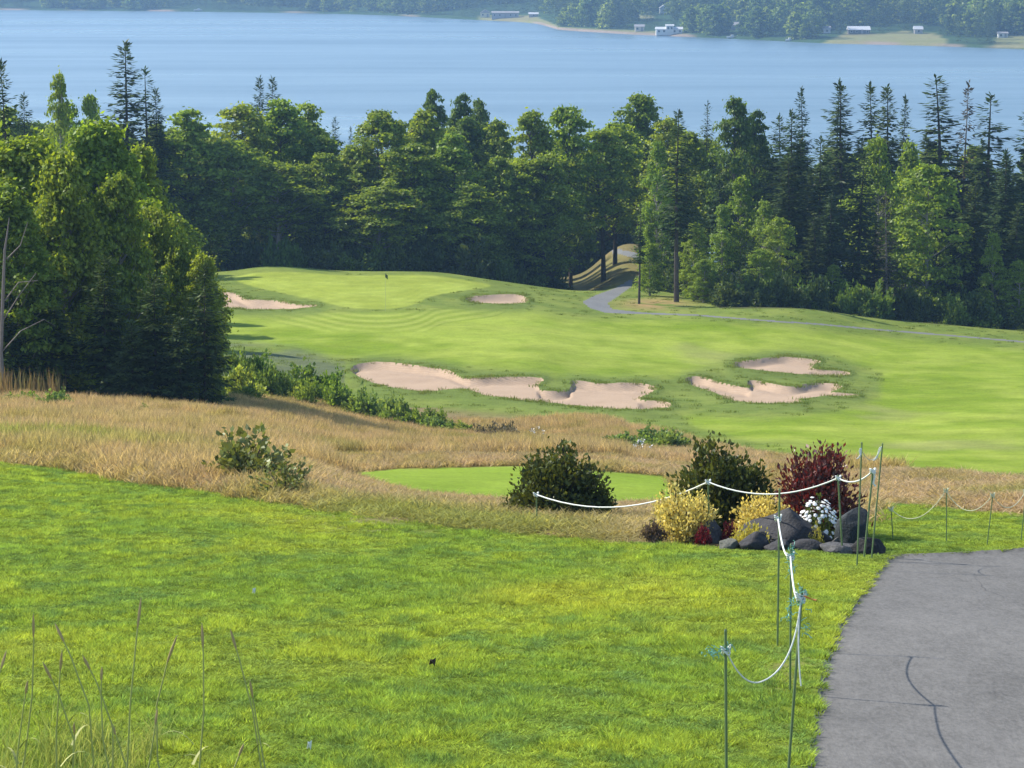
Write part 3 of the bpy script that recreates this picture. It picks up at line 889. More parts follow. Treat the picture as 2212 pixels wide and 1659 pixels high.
def shrub(seed, H=1.0, R=0.6, stems=14, per=80, leaf=0.06, mat=None, wood=None, spread=0.9, elong=1.6, up=0.6, jag=0.25, solid=0.5, branch='stem'):
    """many stems fan out from the ground, leaves all along them"""
    rng = np.random.default_rng(seed)
    g = Geo(); cen, axs, nrm = [], [], []
    for k in range(stems):
        an = 2 * math.pi * (k * 0.618 % 1) + rng.normal(0, 0.2)
        th = math.acos(1 - rng.uniform(0, 1) * spread)
        dirv = np.array([math.sin(th) * math.cos(an), math.sin(th) * math.sin(an), math.cos(th)])
        ln = 1.0 * rng.uniform(1 - jag, 1 + jag * 0.5)
        tip = dirv * ln * np.array([R, R, H]); tip[2] = max(tip[2], H * 0.16)
        pts = [np.zeros(3), tip * 0.5 + np.array([0, 0, 0.10 * H]) * (1 - dirv[2]), tip]
        g.tube([(0, 0, -0.05), pts[1], pts[2]], [0.012 * H + 0.004, 0.008 * H + 0.002, 0.002], 4, False)
        n = int(per * rng.uniform(0.7, 1.3))
        t = rng.uniform(1 - solid, 1.0, n) ** 0.8
        q = (1 - t)[:, None] ** 2 * pts[0] + 2 * (t * (1 - t))[:, None] * pts[1] * 1.1 + (t ** 2)[:, None] * pts[2]
        w = 0.20 * min(R, H) * (1.1 - 0.7 * t)[:, None]
        q = q + rng.normal(0, 1, (n, 3)) * w
        q[:, 2] = np.maximum(q[:, 2], 0.02)
        a = rng.normal(0, 0.8, (n, 3)) + dirv * 0.8 + np.array([0, 0, up])
        cen.append(q); axs.append(a); nrm.append(rng.normal(0, 0.6, (n, 3)) + np.array([0, 0, 0.9]))
    cen = np.concatenate(cen); axs = np.concatenate(axs); nrm = np.concatenate(nrm)
    sz = leaf * rng.uniform(0.65, 1.3, len(cen))
    V, Fq = rhombs_dir(cen, axs, nrm, sz * elong, sz)
    cm = mesh_np('foliage', V, Fq); cm.materials.append(mat)
    tm = bpy.data.meshes.new(branch); tm.from_pydata([tuple(p) for p in g.v], [], g.f); tm.materials.append(wood or M['bark'])
    return Kind(H, R, [(branch, tm), ('foliage', cm)])

def place(kind, name, label, cat, group, x, y, h, r, rz=None, z=None, tilt=(0, 0)):
    o = empty(name, (x, y, float(height(x, y)) if z is None else z), random.uniform(0, 6.28) if rz is None else rz)
    if cat == 'tree': tilt = (random.gauss(0, 0.018), random.gauss(0, 0.022))
    o.rotation_euler = (tilt[0], tilt[1], o.rotation_euler[2])
    j_ = random.uniform(0.85, 1.18) if cat == 'tree' else 1.0
    o.scale = (r / kind.R * j_, r / kind.R / j_, h / kind.H)
    setp(o, label, cat, group)
    for pn, me in kind.parts:
        c = bpy.data.objects.new(pn, me)
        COL.objects.link(c); c.parent = o
    return o

DEC = [broadleaf(100 + i, leaf=0.22, shape=s, lmat=m, nclump=int(n * 2.2), per=80, base=b, trunks=t) for i, (s, m, n, b, t) in enumerate([
    ('round', 'maple', 76, 0.20, 1), ('tall', 'maple', 80, 0.18, 2), ('round', 'maple', 70, 0.28, 1), ('tall', 'maple', 78, 0.24, 1)])]
DECT = [broadleaf(130 + i, leaf=0.22, shape='round', lmat='maple', nclump=150, per=80, base=0.42, trunks=1 + i, bmat='bark_pale') for i in range(2)]
DECY = [broadleaf(134 + i, leaf=0.22, shape=sh, lmat='birch', nclump=150, per=80, base=0.24) for i, sh in enumerate(('round', 'tall'))]
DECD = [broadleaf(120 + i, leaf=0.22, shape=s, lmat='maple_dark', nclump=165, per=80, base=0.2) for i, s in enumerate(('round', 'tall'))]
BIR = [broadleaf(140 + i, leaf=0.22, shape=s, lmat='birch', bmat='bark_pale', nclump=170, per=75, base=0.06, flat=0.8) for i, s in enumerate(('tall', 'round', 'cone'))]
SPR = [spruce(160, thin=0.10, dens=1.2), spruce(161, thin=0.15, R=2.1, dens=1.2), spruce(162, thin=0.08, R=2.5, dens=1.2), spruce(163, thin=0.28, topthin=0.2, R=2.2, dens=1.2)]
SPRB = [spruce(170, thin=0.3, topthin=0.15, lmat='needle_brown', bmat='bark_dead', R=1.9)]
SPRT = [spruce(175, thin=0.15, base=0.34, R=2.2), spruce(176, thin=0.25, base=0.42, R=2.0)]
NEARB = [broadleaf(180 + i, H=9, R=2.6, leaf=0.15, nclump=270, per=120, shape=s, lmat=m, bmat='bark_pale', base=0.06, flat=0.8) for i, (s, m) in enumerate([('round', 'maple'), ('tall', 'maple'), ('round', 'birch')])]
NEARS = [spruce(190, H=8, R=2.1, base=0.03, gap=0.26, thin=0.05, dens=1.3)]

# ------------------------------------------------------------------ the wood: each tree where it stands
G_SKY = ('spruce tip standing above the treetops', 'spruces above the treetops')
G_EDGE = ('dense spruce in the front row of the wood', 'front row spruces')
G_BEHIND = ('leafy tree in the row past the green', 'leafy trees behind the green')
G_BRIGHT = ('bright leafy tree among the spruces', 'bright trees among the spruces')
G_DARKD = ('dark round crowned tree of the second row', 'dark leafy trees of the second row')
G_INNER = ('leafy tree deep in the wood', 'inner trees of the wood')
G_THICK = ('leafy tree of the thicket beside the meadow', 'leafy trees of the thicket')
G_THSP = ('low branched spruce of the thicket beside the meadow', 'thicket spruces')

def tree(x, yt, hw, d, kinds, gl, name, label=None, group=None, px_lean=0, bump_=1.0):
    """x, yt, hw on the 2212 px photo; d = distance the tree stands at"""
    kind = kinds[random.randrange(len(kinds))]
    px, py = x * K, yt * K
    p = pt(px, py, d)
    z0 = float(height(p.x, p.y))
    h = max(2.0, p.z - z0)
    r = hw * K * d / F
    if label is None:
        size = 'tall' if h > 13.5 else 'small' if h < 8 else 'middling'
        spot = [t for lim, t in ((450, 'next to the near thicket'), (750, 'behind the half hidden bunker'), (930, 'behind the flag'), (1130, 'behind the little oval bunker'), (1280, 'at the path gap'),
                                 (1440, 'across the path gap'), (1560, 'by the old tall spruce'), (1880, 'behind the two small bunkers'), (2110, 'beside the big round bright tree'), (9999, 'past the big round bright tree')) if x < lim][0]
        if gl in (G_THICK, G_THSP): spot = 'over the dry reeds' if x < 150 else 'at the hedge end' if x > 320 else 'in the middle of the clump'
        tone = ' yellow green' if kinds is DECY else ''
        label = size + tone + ' ' + gl[0] + ', ' + spot
        group = gl[1]
    return place(kind, name, label or gl[0], 'tree', (group if label else gl[1]) if (label is None or group) else None, p.x, p.y, h, r)

for a in [(262, 92, 50, 196), (312, 148, 40, 198), (343, 190, 30, 199), (60, 205, 32, 196), (555, 168, 26, 232), (600, 168, 30, 233), (725, 256, 18, 236), (757, 276, 12, 238),
          (1525, 222, 24, 216), (1745, 192, 26, 217), (1805, 174, 30, 212), (1845, 178, 50, 206), (1885, 184, 34, 211), (1919, 188, 42, 209), (1950, 208, 24, 213), (2035, 168, 58, 204), (2140, 205, 62, 202), (1690, 250, 44, 208), (2230, 190, 50, 203), (2290, 215, 55, 205)]:
    lab = {262: 'tallest of the three spruces standing behind the leafy thicket', 312: 'middle one in height of the three spruces behind the leafy thicket', 343: 'shortest of the three spruces behind the leafy thicket',
           60: 'small lone spruce tip beside the pale birches behind the thicket', 1525: 'slim spruce tip beside the dark round leafy crown at the start of the spruce wood',
           2035: 'broadest spruce above the treetops, standing beside the brown topped one', 1745: 'first thin spruce tip of the spruce wood next to the leafy trees'}.get(a[0])
    grp = None
    if a[0] in (555, 600): lab, grp = 'one of two matching spruce tips above the leafy trees behind the green', 'pair of spruce tips'
    if a[0] in (725, 757): lab, grp = 'tiny spruce tip in the dip of the treetops behind the green', 'tiny spruce tips'
    tree(a[0], a[1], a[2] * 1.95, a[3], SPR if a[2] > 40 else [SPR[1], SPR[3], SPR[0]], G_SKY, 'spruce_tree', lab, grp)
tree(2075, 180, 66, 206, SPRB, None, 'spruce_tree', 'spruce with a brown dying top standing against the water')
tree(1922, 415, 44, 180, SPRB, None, 'spruce_tree', 'grey half dead spruce in front of the big round bright tree')
tree(1465, 240, 66, 178.5, SPRT, None, 'spruce_tree', 'tall old spruce with bare lower trunk beside the bend of the cart path')
tree(1382, 440, 36, 176, SPRT, None, 'spruce_tree', 'slim sparse spruce inside the bend of the cart path')
tree(8, 132, 70, 118, SPR, None, 'spruce_tree', 'near tall spruce rising behind the leafy thicket')
# front row of spruces, right
for a in [(1720, 240, 74, 189), (1780, 300, 70, 186), (1700, 340, 60, 186), (1860, 330, 58, 187), (1800, 420, 58, 182), (1760, 470, 46, 181), (2100, 390, 64, 184), (2170, 330, 62, 187), (2195, 440, 50, 181.5),
          (2140, 470, 48, 182.5), (2250, 330, 70, 186), (2330, 300, 70, 188), (1490, 330, 52, 186), (1560, 360, 40, 190), (1620, 520, 40, 181), (1850, 520, 44, 181), (1890, 470, 44, 184), (2060, 520, 46, 183), (2290, 470, 60, 183), (2400, 350, 70, 188)]:
    tree(a[0], a[1], a[2] * 1.2, a[3], SPR[:3], G_EDGE, 'spruce_tree')
tree(2008, 356, 98, 183, [BIR[1]], None, 'maple_tree', 'big round bright green tree in front of the dark spruces')
for a in [(1500, 480, 36, 181), (1560, 440, 46, 183), (1600, 378, 56, 192), (1650, 430, 46, 185), (1685, 470, 50, 181), (1520, 560, 34, 179.5), (1420, 300, 46, 196), (1405, 480, 36, 186), (1640, 540, 36, 179.5), (1900, 290, 70, 192), (1960, 300, 60, 194), (2150, 500, 40, 181), (1800, 570, 32, 180), (2205, 560, 40, 180)]:
    tree(*a, BIR, G_BRIGHT, 'birch_tree')
# leafy trees behind the green
for a in [(330, 300, 86, 199), (410, 236, 100, 200), (500, 300, 96, 201), (520, 222, 92, 208), (610, 214, 88, 210), (660, 222, 74, 213), (700, 330, 72, 204), (770, 320, 74, 205), (830, 240, 96, 206),
          (890, 310, 86, 203), (980, 288, 80, 204), (1070, 340, 74, 203), (1130, 350, 76, 203.5), (1160, 240, 74, 209), (1235, 225, 62, 211), (1172, 330, 70, 203), (600, 350, 90, 203), (450, 400, 80, 200), (1020, 400, 70, 200), (820, 400, 80, 200), (1330, 262, 66, 224), (1385, 206, 70, 230), (1440, 252, 58, 220)]:
    tree(a[0], a[1], a[2] * 1.15, a[3], DECT if a[0] in (500, 600, 830, 820) else DECY if a[0] in (410, 610, 980, 1235, 660, 1330) else DEC, G_BEHIND, 'maple_tree')
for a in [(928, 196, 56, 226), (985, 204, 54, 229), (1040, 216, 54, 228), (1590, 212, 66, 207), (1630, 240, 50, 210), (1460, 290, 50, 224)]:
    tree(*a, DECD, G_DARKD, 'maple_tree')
tree(1305, 278, 82, 213, [broadleaf(148, leaf=0.22, shape='round', lmat='birch', nclump=150, per=80, base=0.36)], None, 'maple_tree', 'yellow green maple beside the gap where the path enters the wood')
for a in [(120, 150, 48, 190), (190, 200, 46, 190), (150, 215, 60, 192)]:
    tree(*a, [BIR[0], BIR[2]], None, 'birch_tree', 'pale airy birch behind the thicket, left of the tall spruces', 'pale birches behind the thicket')
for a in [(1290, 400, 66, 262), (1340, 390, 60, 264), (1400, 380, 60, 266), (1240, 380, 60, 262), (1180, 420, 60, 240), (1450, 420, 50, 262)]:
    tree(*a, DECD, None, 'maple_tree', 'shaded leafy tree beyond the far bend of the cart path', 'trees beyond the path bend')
random.seed(21)
for row, (d0, yo) in enumerate([(214, 40), (222, 60), (232, 52), (246, 62), (262, 70), (282, 80)]):
    n = 24
    for i in range(n):
        x = -140 + 2560 * (i + random.uniform(0.1, 0.9)) / n
        if 1150 < x < 1470 and d0 < 262: continue
        sky = np.interp(x, [0, 250, 400, 620, 700, 740, 830, 900, 1000, 1080, 1110, 1200, 1280, 1380, 1450, 1600, 1660, 1720, 1900, 2100, 2212], [200, 230, 230, 215, 235, 285, 240, 200, 205, 230, 280, 230, 260, 210, 250, 215, 275, 260, 260, 240, 290])
        d = d0 + random.uniform(-4, 4)
        yt = sky + yo + random.uniform(-8, 25)
        if pt(x * K, yt * K, d).z - float(height(pt(x * K, yt * K, d).x, d)) < 4: continue
        if x > 1660 and random.random() < 0.6:
            tree(x, yt, 76, d, SPR[:3], G_INNER, 'spruce_tree', 'spruce deep in the wood, only its upper part showing', 'inner spruces of the wood')
        else:
            tree(x, yt, random.uniform(66, 92) * 210 / d, d, DEC + DECD, G_INNER, 'maple_tree')
# the near thicket, left
random.seed(5)
for a in [(-60, 250, 150, 102), (60, 300, 130, 97), (200, 266, 112, 103), (130, 330, 110, 95), (300, 318, 92, 106), (330, 450, 70, 99), (380, 520, 62, 98), (250, 380, 90, 96), (20, 400, 110, 92), (430, 552, 66, 96), (-160, 300, 150, 100)]:
    tree(a[0], a[1], a[2] * 1.12, a[3], NEARB, G_THICK, 'leafy_tree')
for a in [(440, 575, 72, 90.5), (330, 600, 84, 91), (220, 560, 88, 92), (110, 590, 90, 92), (20, 640, 86, 91), (390, 690, 70, 90), (280, 700, 70, 90)]:
    tree(*a, NEARS, G_THSP, 'spruce_tree')
# trees further back on the left, hidden feet, that shade the edge of the fairway
for a in [(380, 470, 90, 128), (300, 420, 90, 140), (420, 560, 60, 150), (260, 400, 90, 160)]:
    tree(*a, DEC, None, 'maple_tree', 'leafy tree behind the thicket by the edge of the fairway', 'trees behind the thicket')

# undergrowth along the edge of the wood
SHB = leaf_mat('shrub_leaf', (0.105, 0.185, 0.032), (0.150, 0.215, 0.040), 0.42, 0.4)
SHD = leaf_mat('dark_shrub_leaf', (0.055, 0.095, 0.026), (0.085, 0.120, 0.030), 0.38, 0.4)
BUSH = [shrub(300 + i, 1.6, 1.2, 26, 90, 0.13, SHB, solid=0.8, spread=1.0) for i in range(3)]
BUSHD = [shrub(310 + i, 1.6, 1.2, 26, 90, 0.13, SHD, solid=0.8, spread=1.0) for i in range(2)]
random.seed(11)
def bushes(lst, kinds, name, label, group):
    for (x, y, w, h, d0, d1) in lst:
        p = hit(x * K, y * K, d0, d1)
        place(kinds[random.randrange(len(kinds))], name, label, 'shrub', group, p.x, p.y, h * K * p.y / F * 1.45, w * K * p.y / F * 1.15, z=p.z)
edge = []
for i in range(44):
    x = 1440 + 800 * (i + random.random()) / 44
    d = float(np.interp(x * K, [600, 690, 720, 780, 900, 1024, 1300], [200, 190, 176, 175.5, 178, 179, 180])) + random.uniform(-0.5, 3)
    p = pt(x * K, 300, d); z0 = float(height(p.x, d))
    k = BUSH if random.random() < 0.45 else BUSHD
    place(k[i % len(k)], 'shrub', 'low shrub in the undergrowth at the foot of the spruce wood', 'shrub', 'undergrowth below the spruces', p.x, d, random.uniform(0.7, 2.4), random.uniform(0.7, 1.4), z=z0)
for i in range(46):
    x = 430 + 780 * (i + random.random()) / 46
    d = random.uniform(198, 206)
    p = pt(x * K, 300, d); z0 = float(height(p.x, d))
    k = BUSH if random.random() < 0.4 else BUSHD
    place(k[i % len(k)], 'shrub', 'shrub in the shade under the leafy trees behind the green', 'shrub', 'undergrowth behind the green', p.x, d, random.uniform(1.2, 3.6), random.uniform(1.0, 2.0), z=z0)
for i in range(22):
    x = 1190 + 270 * (i + random.random()) / 22
    d = random.uniform(256, 272)
    p = pt(x * K, 250, d); z0 = float(height(p.x, d))
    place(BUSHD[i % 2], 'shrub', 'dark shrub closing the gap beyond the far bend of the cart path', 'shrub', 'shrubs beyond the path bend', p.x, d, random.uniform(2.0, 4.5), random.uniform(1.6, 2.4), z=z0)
bushes([(905, 572, 48, 70, 190, 204), (985, 575, 42, 60, 190, 204), (870, 575, 30, 50, 190, 204), (1150, 595, 36, 50, 190, 204), (600, 572, 30, 40, 190, 204), (505, 575, 14, 24, 186, 204)], BUSH, 'shrub', 'light green shrub catching sun behind the putting green', 'sunlit shrubs behind the green')

# hedge of shrubs between the meadow and the long bunker
HEDGE = [(560, 852, 44, 62), (515, 850, 30, 64), (640, 860, 50, 52), (600, 862, 34, 40), (530, 880, 36, 32), (690, 872, 36, 40)]
bushes([(x, y, w, h, 80, 125) for x, y, w, h in HEDGE], BUSH[:2] + BUSH, 'shrub', 'bushy shrub between the thicket and the long bunker', 'shrubs below the long bunker')
run = []
random.seed(31)
for i in range(30):
    t_ = (i + random.random()) / 30
    x_ = 515 + 500 * t_
    y_ = float(np.interp(x_, [515, 640, 760, 860, 1015], [862, 872, 898, 926, 948])) + random.uniform(-10, 8)
    run.append((x_, y_, random.uniform(20, 36) * (1.15 - 0.4 * t_), random.uniform(24, 46) * (1.2 - 0.55 * t_), 70, 125))
HB = [shrub(330 + i, 1.6, 1.2, 26, 90, 0.12, leaf_mat('hedge_leaf%d' % i, c0, c1, 0.52, 0.4), solid=0.8) for i, (c0, c1) in enumerate([((0.16, 0.25, 0.045), (0.21, 0.29, 0.06)), ((0.13, 0.20, 0.05), (0.17, 0.24, 0.06)), ((0.20, 0.27, 0.05), (0.25, 0.31, 0.07))])]
bushes(run, HB, 'shrub', 'one of the mixed green shrubs in the hedge below the long bunker', 'hedge below the long bunker')
BRT = [shrub(320, 1.6, 1.2, 26, 100, 0.12, leaf_mat('lime_leaf', (0.12, 0.215, 0.022), (0.13, 0.22, 0.024), 0.45, 0.35), solid=0.8)]
bushes([(712, 880, 38, 56, 80, 125)], BRT, 'shrub', 'lime green bush among the shrubs below the long bunker', None)
PALE = [shrub(322 + i, 1.2, 1.0, 22, 90, 0.12, leaf_mat('grey_green_leaf%d' % i, (0.15, 0.235, 0.065), (0.19, 0.265, 0.08), 0.42, 0.35), solid=0.8) for i in range(2)]
bushes([(x, y, w, h, 70, 125) for x, y, w, h in [(770, 902, 34, 46), (805, 915, 36, 44), (850, 925, 38, 48), (880, 930, 30, 34), (930, 940, 34, 28), (960, 944, 26, 26)]], PALE, 'shrub', 'pale green leafy shrub in the row trailing down the meadow', 'row of pale shrubs')
GREYS = [shrub(326, 1.0, 1.0, 22, 80, 0.09, leaf_mat('dry_stalk_leaf', (0.13, 0.125, 0.085), (0.17, 0.15, 0.11), 0.3, 0.5), solid=0.8, up=1.4)]
bushes([(1050, 952, 34, 26, 70, 125), (1090, 956, 30, 24, 70, 125), (1100, 950, 24, 26, 70, 125)], GREYS, 'weed_clump', 'grey brown clump of withered weeds above the tee', 'withered weeds')
bushes([(1345, 978, 46, 28, 70, 110), (1410, 972, 46, 34, 70, 110), (1450, 980, 40, 34, 70, 110)], PALE, 'shrub', 'low green shrub beyond the tee between the dark round shrubs', 'low shrubs beyond the tee')
bushes([(60, 884, 60, 26, 60, 100), (110, 892, 40, 34, 60, 100), (20, 886, 40, 22, 60, 100), (316, 905, 18, 22, 60, 100)], PALE + BRT, 'weed_clump', 'green leafy weeds at the foot of the thicket', 'weeds below the thicket')

# ------------------------------------------------------------------ scatter helper (grass and far wood, which nobody could count)
def scatter(name, pts, rz, scl, protos, label, tiltx=None, pick=None):
    coll = bpy.data.collections.new(name + '_kinds')
    for o in protos: coll.objects.link(o)
    me = bpy.data.meshes.new(name)
    pts = np.asarray(pts, np.float32)
    me.vertices.add(len(pts)); me.vertices.foreach_set('co', pts.ravel())
    rot = np.zeros((len(pts), 3), np.float32); rot[:, 2] = rz
    if tiltx is not None: rot[:, 0] = tiltx
    a = me.attributes.new('rot', 'FLOAT_VECTOR', 'POINT'); a.data.foreach_set('vector', rot.ravel())
    scl = np.asarray(scl, np.float32)
    if scl.ndim == 1: scl = np.repeat(scl[:, None], 3, 1)
    a = me.attributes.new('scl', 'FLOAT_VECTOR', 'POINT'); a.data.foreach_set('vector', scl.ravel())
    a = me.attributes.new('pick', 'INT', 'POINT'); a.data.foreach_set('value', (RNG.integers(0, len(protos), len(pts)) if pick is None else pick).astype(np.int32))
    o = link(name, me)
    ng = bpy.data.node_groups.new(name, 'GeometryNodeTree')
    ng.interface.new_socket('Geometry', in_out='INPUT', socket_type='NodeSocketGeometry')
    ng.interface.new_socket('Geometry', in_out='OUTPUT', socket_type='NodeSocketGeometry')
    gi = ng.nodes.new('NodeGroupInput'); go = ng.nodes.new('NodeGroupOutput')
    iop = ng.nodes.new('GeometryNodeInstanceOnPoints')
    ci = ng.nodes.new('GeometryNodeCollectionInfo')
    ci.inputs['Collection'].default_value = coll
    ci.inputs['Separate Children'].default_value = True
    ci.inputs['Reset Children'].default_value = True
    def na(n, t):
        q = ng.nodes.new('GeometryNodeInputNamedAttribute'); q.data_type = t; q.inputs['Name'].default_value = n
        return [s for s in q.outputs if s.enabled and s.name == 'Attribute'][0]
    lk = ng.links.new
    lk(gi.outputs[0], iop.inputs['Points']); lk(ci.outputs[0], iop.inputs['Instance'])
    iop.inputs['Pick Instance'].default_value = True
    lk(na('pick', 'INT'), iop.inputs['Instance Index'])
    e2r = ng.nodes.new('FunctionNodeEulerToRotation'); lk(na('rot', 'FLOAT_VECTOR'), e2r.inputs[0]); lk(e2r.outputs[0], iop.inputs['Rotation'])
    lk(na('scl', 'FLOAT_VECTOR'), iop.inputs['Scale'])
    lk(iop.outputs[0], go.inputs[0])
    md = o.modifiers.new('scatter', 'NODES'); md.node_group = ng
    setp(o, label, kind='stuff')
    return o

def blades(name, seed, n, rad, hmin, hmax, width, mat, bend=0.5, seed_head=0.0, seg=2, radial=False):
    """one tuft of grass blades; 't' runs from root to tip"""
    rng = np.random.default_rng(seed)
    r = rad * np.sqrt(rng.uniform(0, 1, n)); an = rng.uniform(0, 6.283, n)
    root = np.stack([r * np.cos(an), r * np.sin(an), np.full(n, -0.01)], 1)
    h = rng.uniform(hmin, hmax, n)
    da = an + rng.normal(0, 0.5, n) if radial else rng.uniform(0, 6.283, n)
    dirv = np.stack([np.cos(da), np.sin(da), np.zeros(n)], 1) * (h * bend * rng.uniform(0.2, 1.0, n))[:, None]
    side = np.stack([-np.sin(da), np.cos(da), np.zeros(n)], 1)
    fa = rng.uniform(0, 6.283, n); side = np.stack([np.cos(fa), np.sin(fa), np.zeros(n)], 1)
    V, T = [], []
    ts = np.linspace(0, 1, seg + 1)
    for t in ts:
        c = root + dirv * t ** 2 + np.array([0, 0, 1]) * (h * (t - 0.12 * t * t * bend))[:, None]
        w = width * (1 - 0.9 * t ** 1.5)
        if seed_head and t == ts[-2]: w = width * (1 + seed_head)
        V += [c - side * w / 2, c + side * w / 2]; T += [np.full(n, t), np.full(n, t)]
    V = np.stack(V, 1).reshape(-1, 3); T = np.stack(T, 1).reshape(-1)
    k = 2 * (seg + 1)
    b = np.arange(n) * k
    Fq = np.concatenate([np.stack([b + 2 * s, b + 2 * s + 1, b + 2 * s + 3, b + 2 * s + 2], 1) for s in range(seg)])
    me = mesh_np(name, V, Fq)
    attr_f(me, 't', T)
    me.materials.append(mat)
    return bpy.data.objects.new(name, me)

def grass_mat(name, root, tips, patch, trans=0.4, pscale=0.35, pfine=1.6, patch2=None, p2=(0.54, 0.74), inst=0.0):
    """blade colour from root to tip, in patches over the ground"""
    m, nt, out = new_mat(name)
    t = N(nt, 'ShaderNodeAttribute', attribute_name='t').outputs['Fac']
    geo = N(nt, 'ShaderNodeNewGeometry'); p = geo.outputs['Position']
    mp = N(nt, 'ShaderNodeMapping'); mp.inputs['Scale'].default_value = (1, 0.55, 0.2); L(nt, p, mp.inputs[0])
    n1 = noise(nt, pscale, 4, 0.6, mp.outputs[0]); n2 = noise(nt, pfine, 3, 0.6, mp.outputs[0])
    tip = mixc(nt, ramp(nt, n1, [(0.42, (0, 0, 0)), (0.6, (1, 1, 1))]), tips[0], tips[1])
    tip = mixc(nt, ramp(nt, n2, [(0.46, (0, 0, 0)), (0.64, (1, 1, 1))]), tip, patch)
    if patch2:
        n4 = noise(nt, pscale * 0.6, 3, 0.6, mp.outputs[0], 0.5)
        tip = mixc(nt, ramp(nt, n4, [(p2[0], (0, 0, 0)), (p2[1], (1, 1, 1))]), tip, patch2)
    c = mixc(nt, ramp(nt, t, [(0.0, (0, 0, 0)), (0.6, (1, 1, 1))]), root, tip)
    v = N(nt, 'ShaderNodeMapRange', ins={'To Min': 0.65, 'To Max': 1.35}); L(nt, geo.outputs['Random Per Island'], v.inputs[0])
    hs = N(nt, 'ShaderNodeHueSaturation'); L(nt, c, hs.inputs['Color']); L(nt, v.outputs[0], hs.inputs['Value'])
    c = hs.outputs[0]
    if inst:
        r2 = N(nt, 'ShaderNodeMapRange', ins={'To Min': 1 - inst, 'To Max': 1 + inst}); L(nt, N(nt, 'ShaderNodeObjectInfo').outputs['Random'], r2.inputs[0])
        h2 = N(nt, 'ShaderNodeHueSaturation'); L(nt, c, h2.inputs['Color']); L(nt, r2.outputs[0], h2.inputs['Value']); c = h2.outputs[0]
    di = N(nt, 'ShaderNodeBsdfDiffuse'); L(nt, c, di.inputs[0])
    tr = N(nt, 'ShaderNodeBsdfTranslucent'); L(nt, mixc(nt, 1.0, c, (1.35, 1.25, 0.7), 'MULTIPLY'), tr.inputs[0])
    mx = N(nt, 'ShaderNodeMixShader', ins={0: trans}); L(nt, di.outputs[0], mx.inputs[1]); L(nt, tr.outputs[0], mx.inputs[2])
    L(nt, mx.outputs[0], out.inputs[0])
    return m

def sample_zone(n, dmin, dmax, wmax, zones, keep=None):
    """points spread evenly over the ground inside zones"""
    d = np.sqrt(RNG.uniform((dmin + 25) ** 2, (dmax + 25) ** 2, n)) - 25
    w = RNG.uniform(-wmax, wmax, n)
    x = w * (d + 25)
    z = height(x, d)
    px, py = project(x, d, z)
    zz = zone_of(px, py, d)
    ok = np.isin(zz, zones)
    if keep is not None: ok &= keep(px, py, d, x)
    return x[ok], d[ok], z[ok], px[ok], py[ok]

# lawn in the foreground
GM = grass_mat('lawn_blade', (0.090, 0.125, 0.014), ((0.275, 0.395, 0.070), (0.360, 0.455, 0.070)), (0.200, 0.315, 0.085), 0.46, 0.5, 2.5, (0.440, 0.485, 0.075), (0.50, 0.74), 0.45)
tufts = [blades('lawn_tuft', 400 + i, 54, 0.06, 0.020, 0.046, 0.0075, GM, 1.3, radial=True) for i in range(5)]
x, y, z, px, py = sample_zone(150000, 14, 47.4, 0.17, [Z_LAWN])
near = np.clip(30 / y, 0.75, 1.6)
sel = RNG.uniform(0, 1, len(x)) < np.clip(1.35 - y / 60, 0.5, 1)
worn = (np.exp(-((px - 395) / 110) ** 2 - ((py - 520) / 14) ** 2) + np.exp(-((px - 790) / 26) ** 2 - ((py - 690) / 42) ** 2))
sel &= RNG.uniform(0, 1, len(x)) > worn * 0.75
sc_ = np.clip(0.45 + 1.2 * smooth(0.3, 0.72, fbm(x / 0.34, y / 0.42, 91, 2)), 0.2, 1.8) * RNG.uniform(0.8, 1.2, len(x))
sc_ = sc_ * np.where((y > 28.2) & (px > 690), 0.45, 1.0)
wd_ = RNG.uniform(0.7, 1.5, len(x))
s3 = np.stack([wd_, wd_, sc_ * RNG.uniform(0.6, 1.2, len(x))], 1)
scatter('lawn_grass', np.stack([x, y, z], 1)[sel], RNG.uniform(0, 6.28, sel.sum()), s3[sel], tufts, 'short lumpy green grass covering the lawn slope')

# tall tan grass of the meadow
FM = grass_mat('fescue_blade', (0.205, 0.180, 0.078), ((0.48, 0.358, 0.225), (0.45, 0.350, 0.210)), (0.37, 0.31, 0.14), 0.42, 0.16, 0.8, (0.30, 0.315, 0.10), (0.55, 0.70), 0.25)
ft = [blades('meadow_tuft', 420 + i, 120, 0.30, 0.16, 0.50, 0.0075, FM, 0.6, 0.9, 3) for i in range(4)]
def keepf(px, py, d, x):
    k = ~((d > 88) & (px < 225))
    return k
x, y, z, px, py = sample_zone(46000, 30.5, 112, 0.17, [Z_FESC], keepf)
bed = in_poly(px, py, S([(1385, 1110), (1880, 1085), (1920, 1200), (1385, 1200)])) & (y < 34)
sel = ~bed
strip = (px > 330) & (px < 700) & (y < 55)
hs_ = RNG.uniform(0.65, 1.15, len(x)) * np.clip(0.6 + 0.8 * fbm(x / 2.2, y / 3, 95, 3), 0.5, 1.3)
lowtee = np.where((px > 620) & (y > 66), 0.6, 1.0) * np.where(px > 870, 0.7, 1.0) * (1 - 0.62 * smooth(200, 340, px) * (y < 57)) * np.where((y > 62) & (y < 73) & (px > 320), 0.45, 1.0)
ll = (py - np.interp(px, LAWN_LINE[:, 0], LAWN_LINE[:, 1]))
hs_ = hs_ * lowtee * (0.55 + 0.45 * smooth(0, 9, -ll)) 
scatter('meadow_grass', np.stack([x, y, z], 1)[sel], RNG.uniform(0, 6.28, sel.sum()), np.stack([np.ones(len(x)), np.ones(len(x)), hs_], 1)[sel], ft, 'tall wispy tan grass swaying below the lawn')

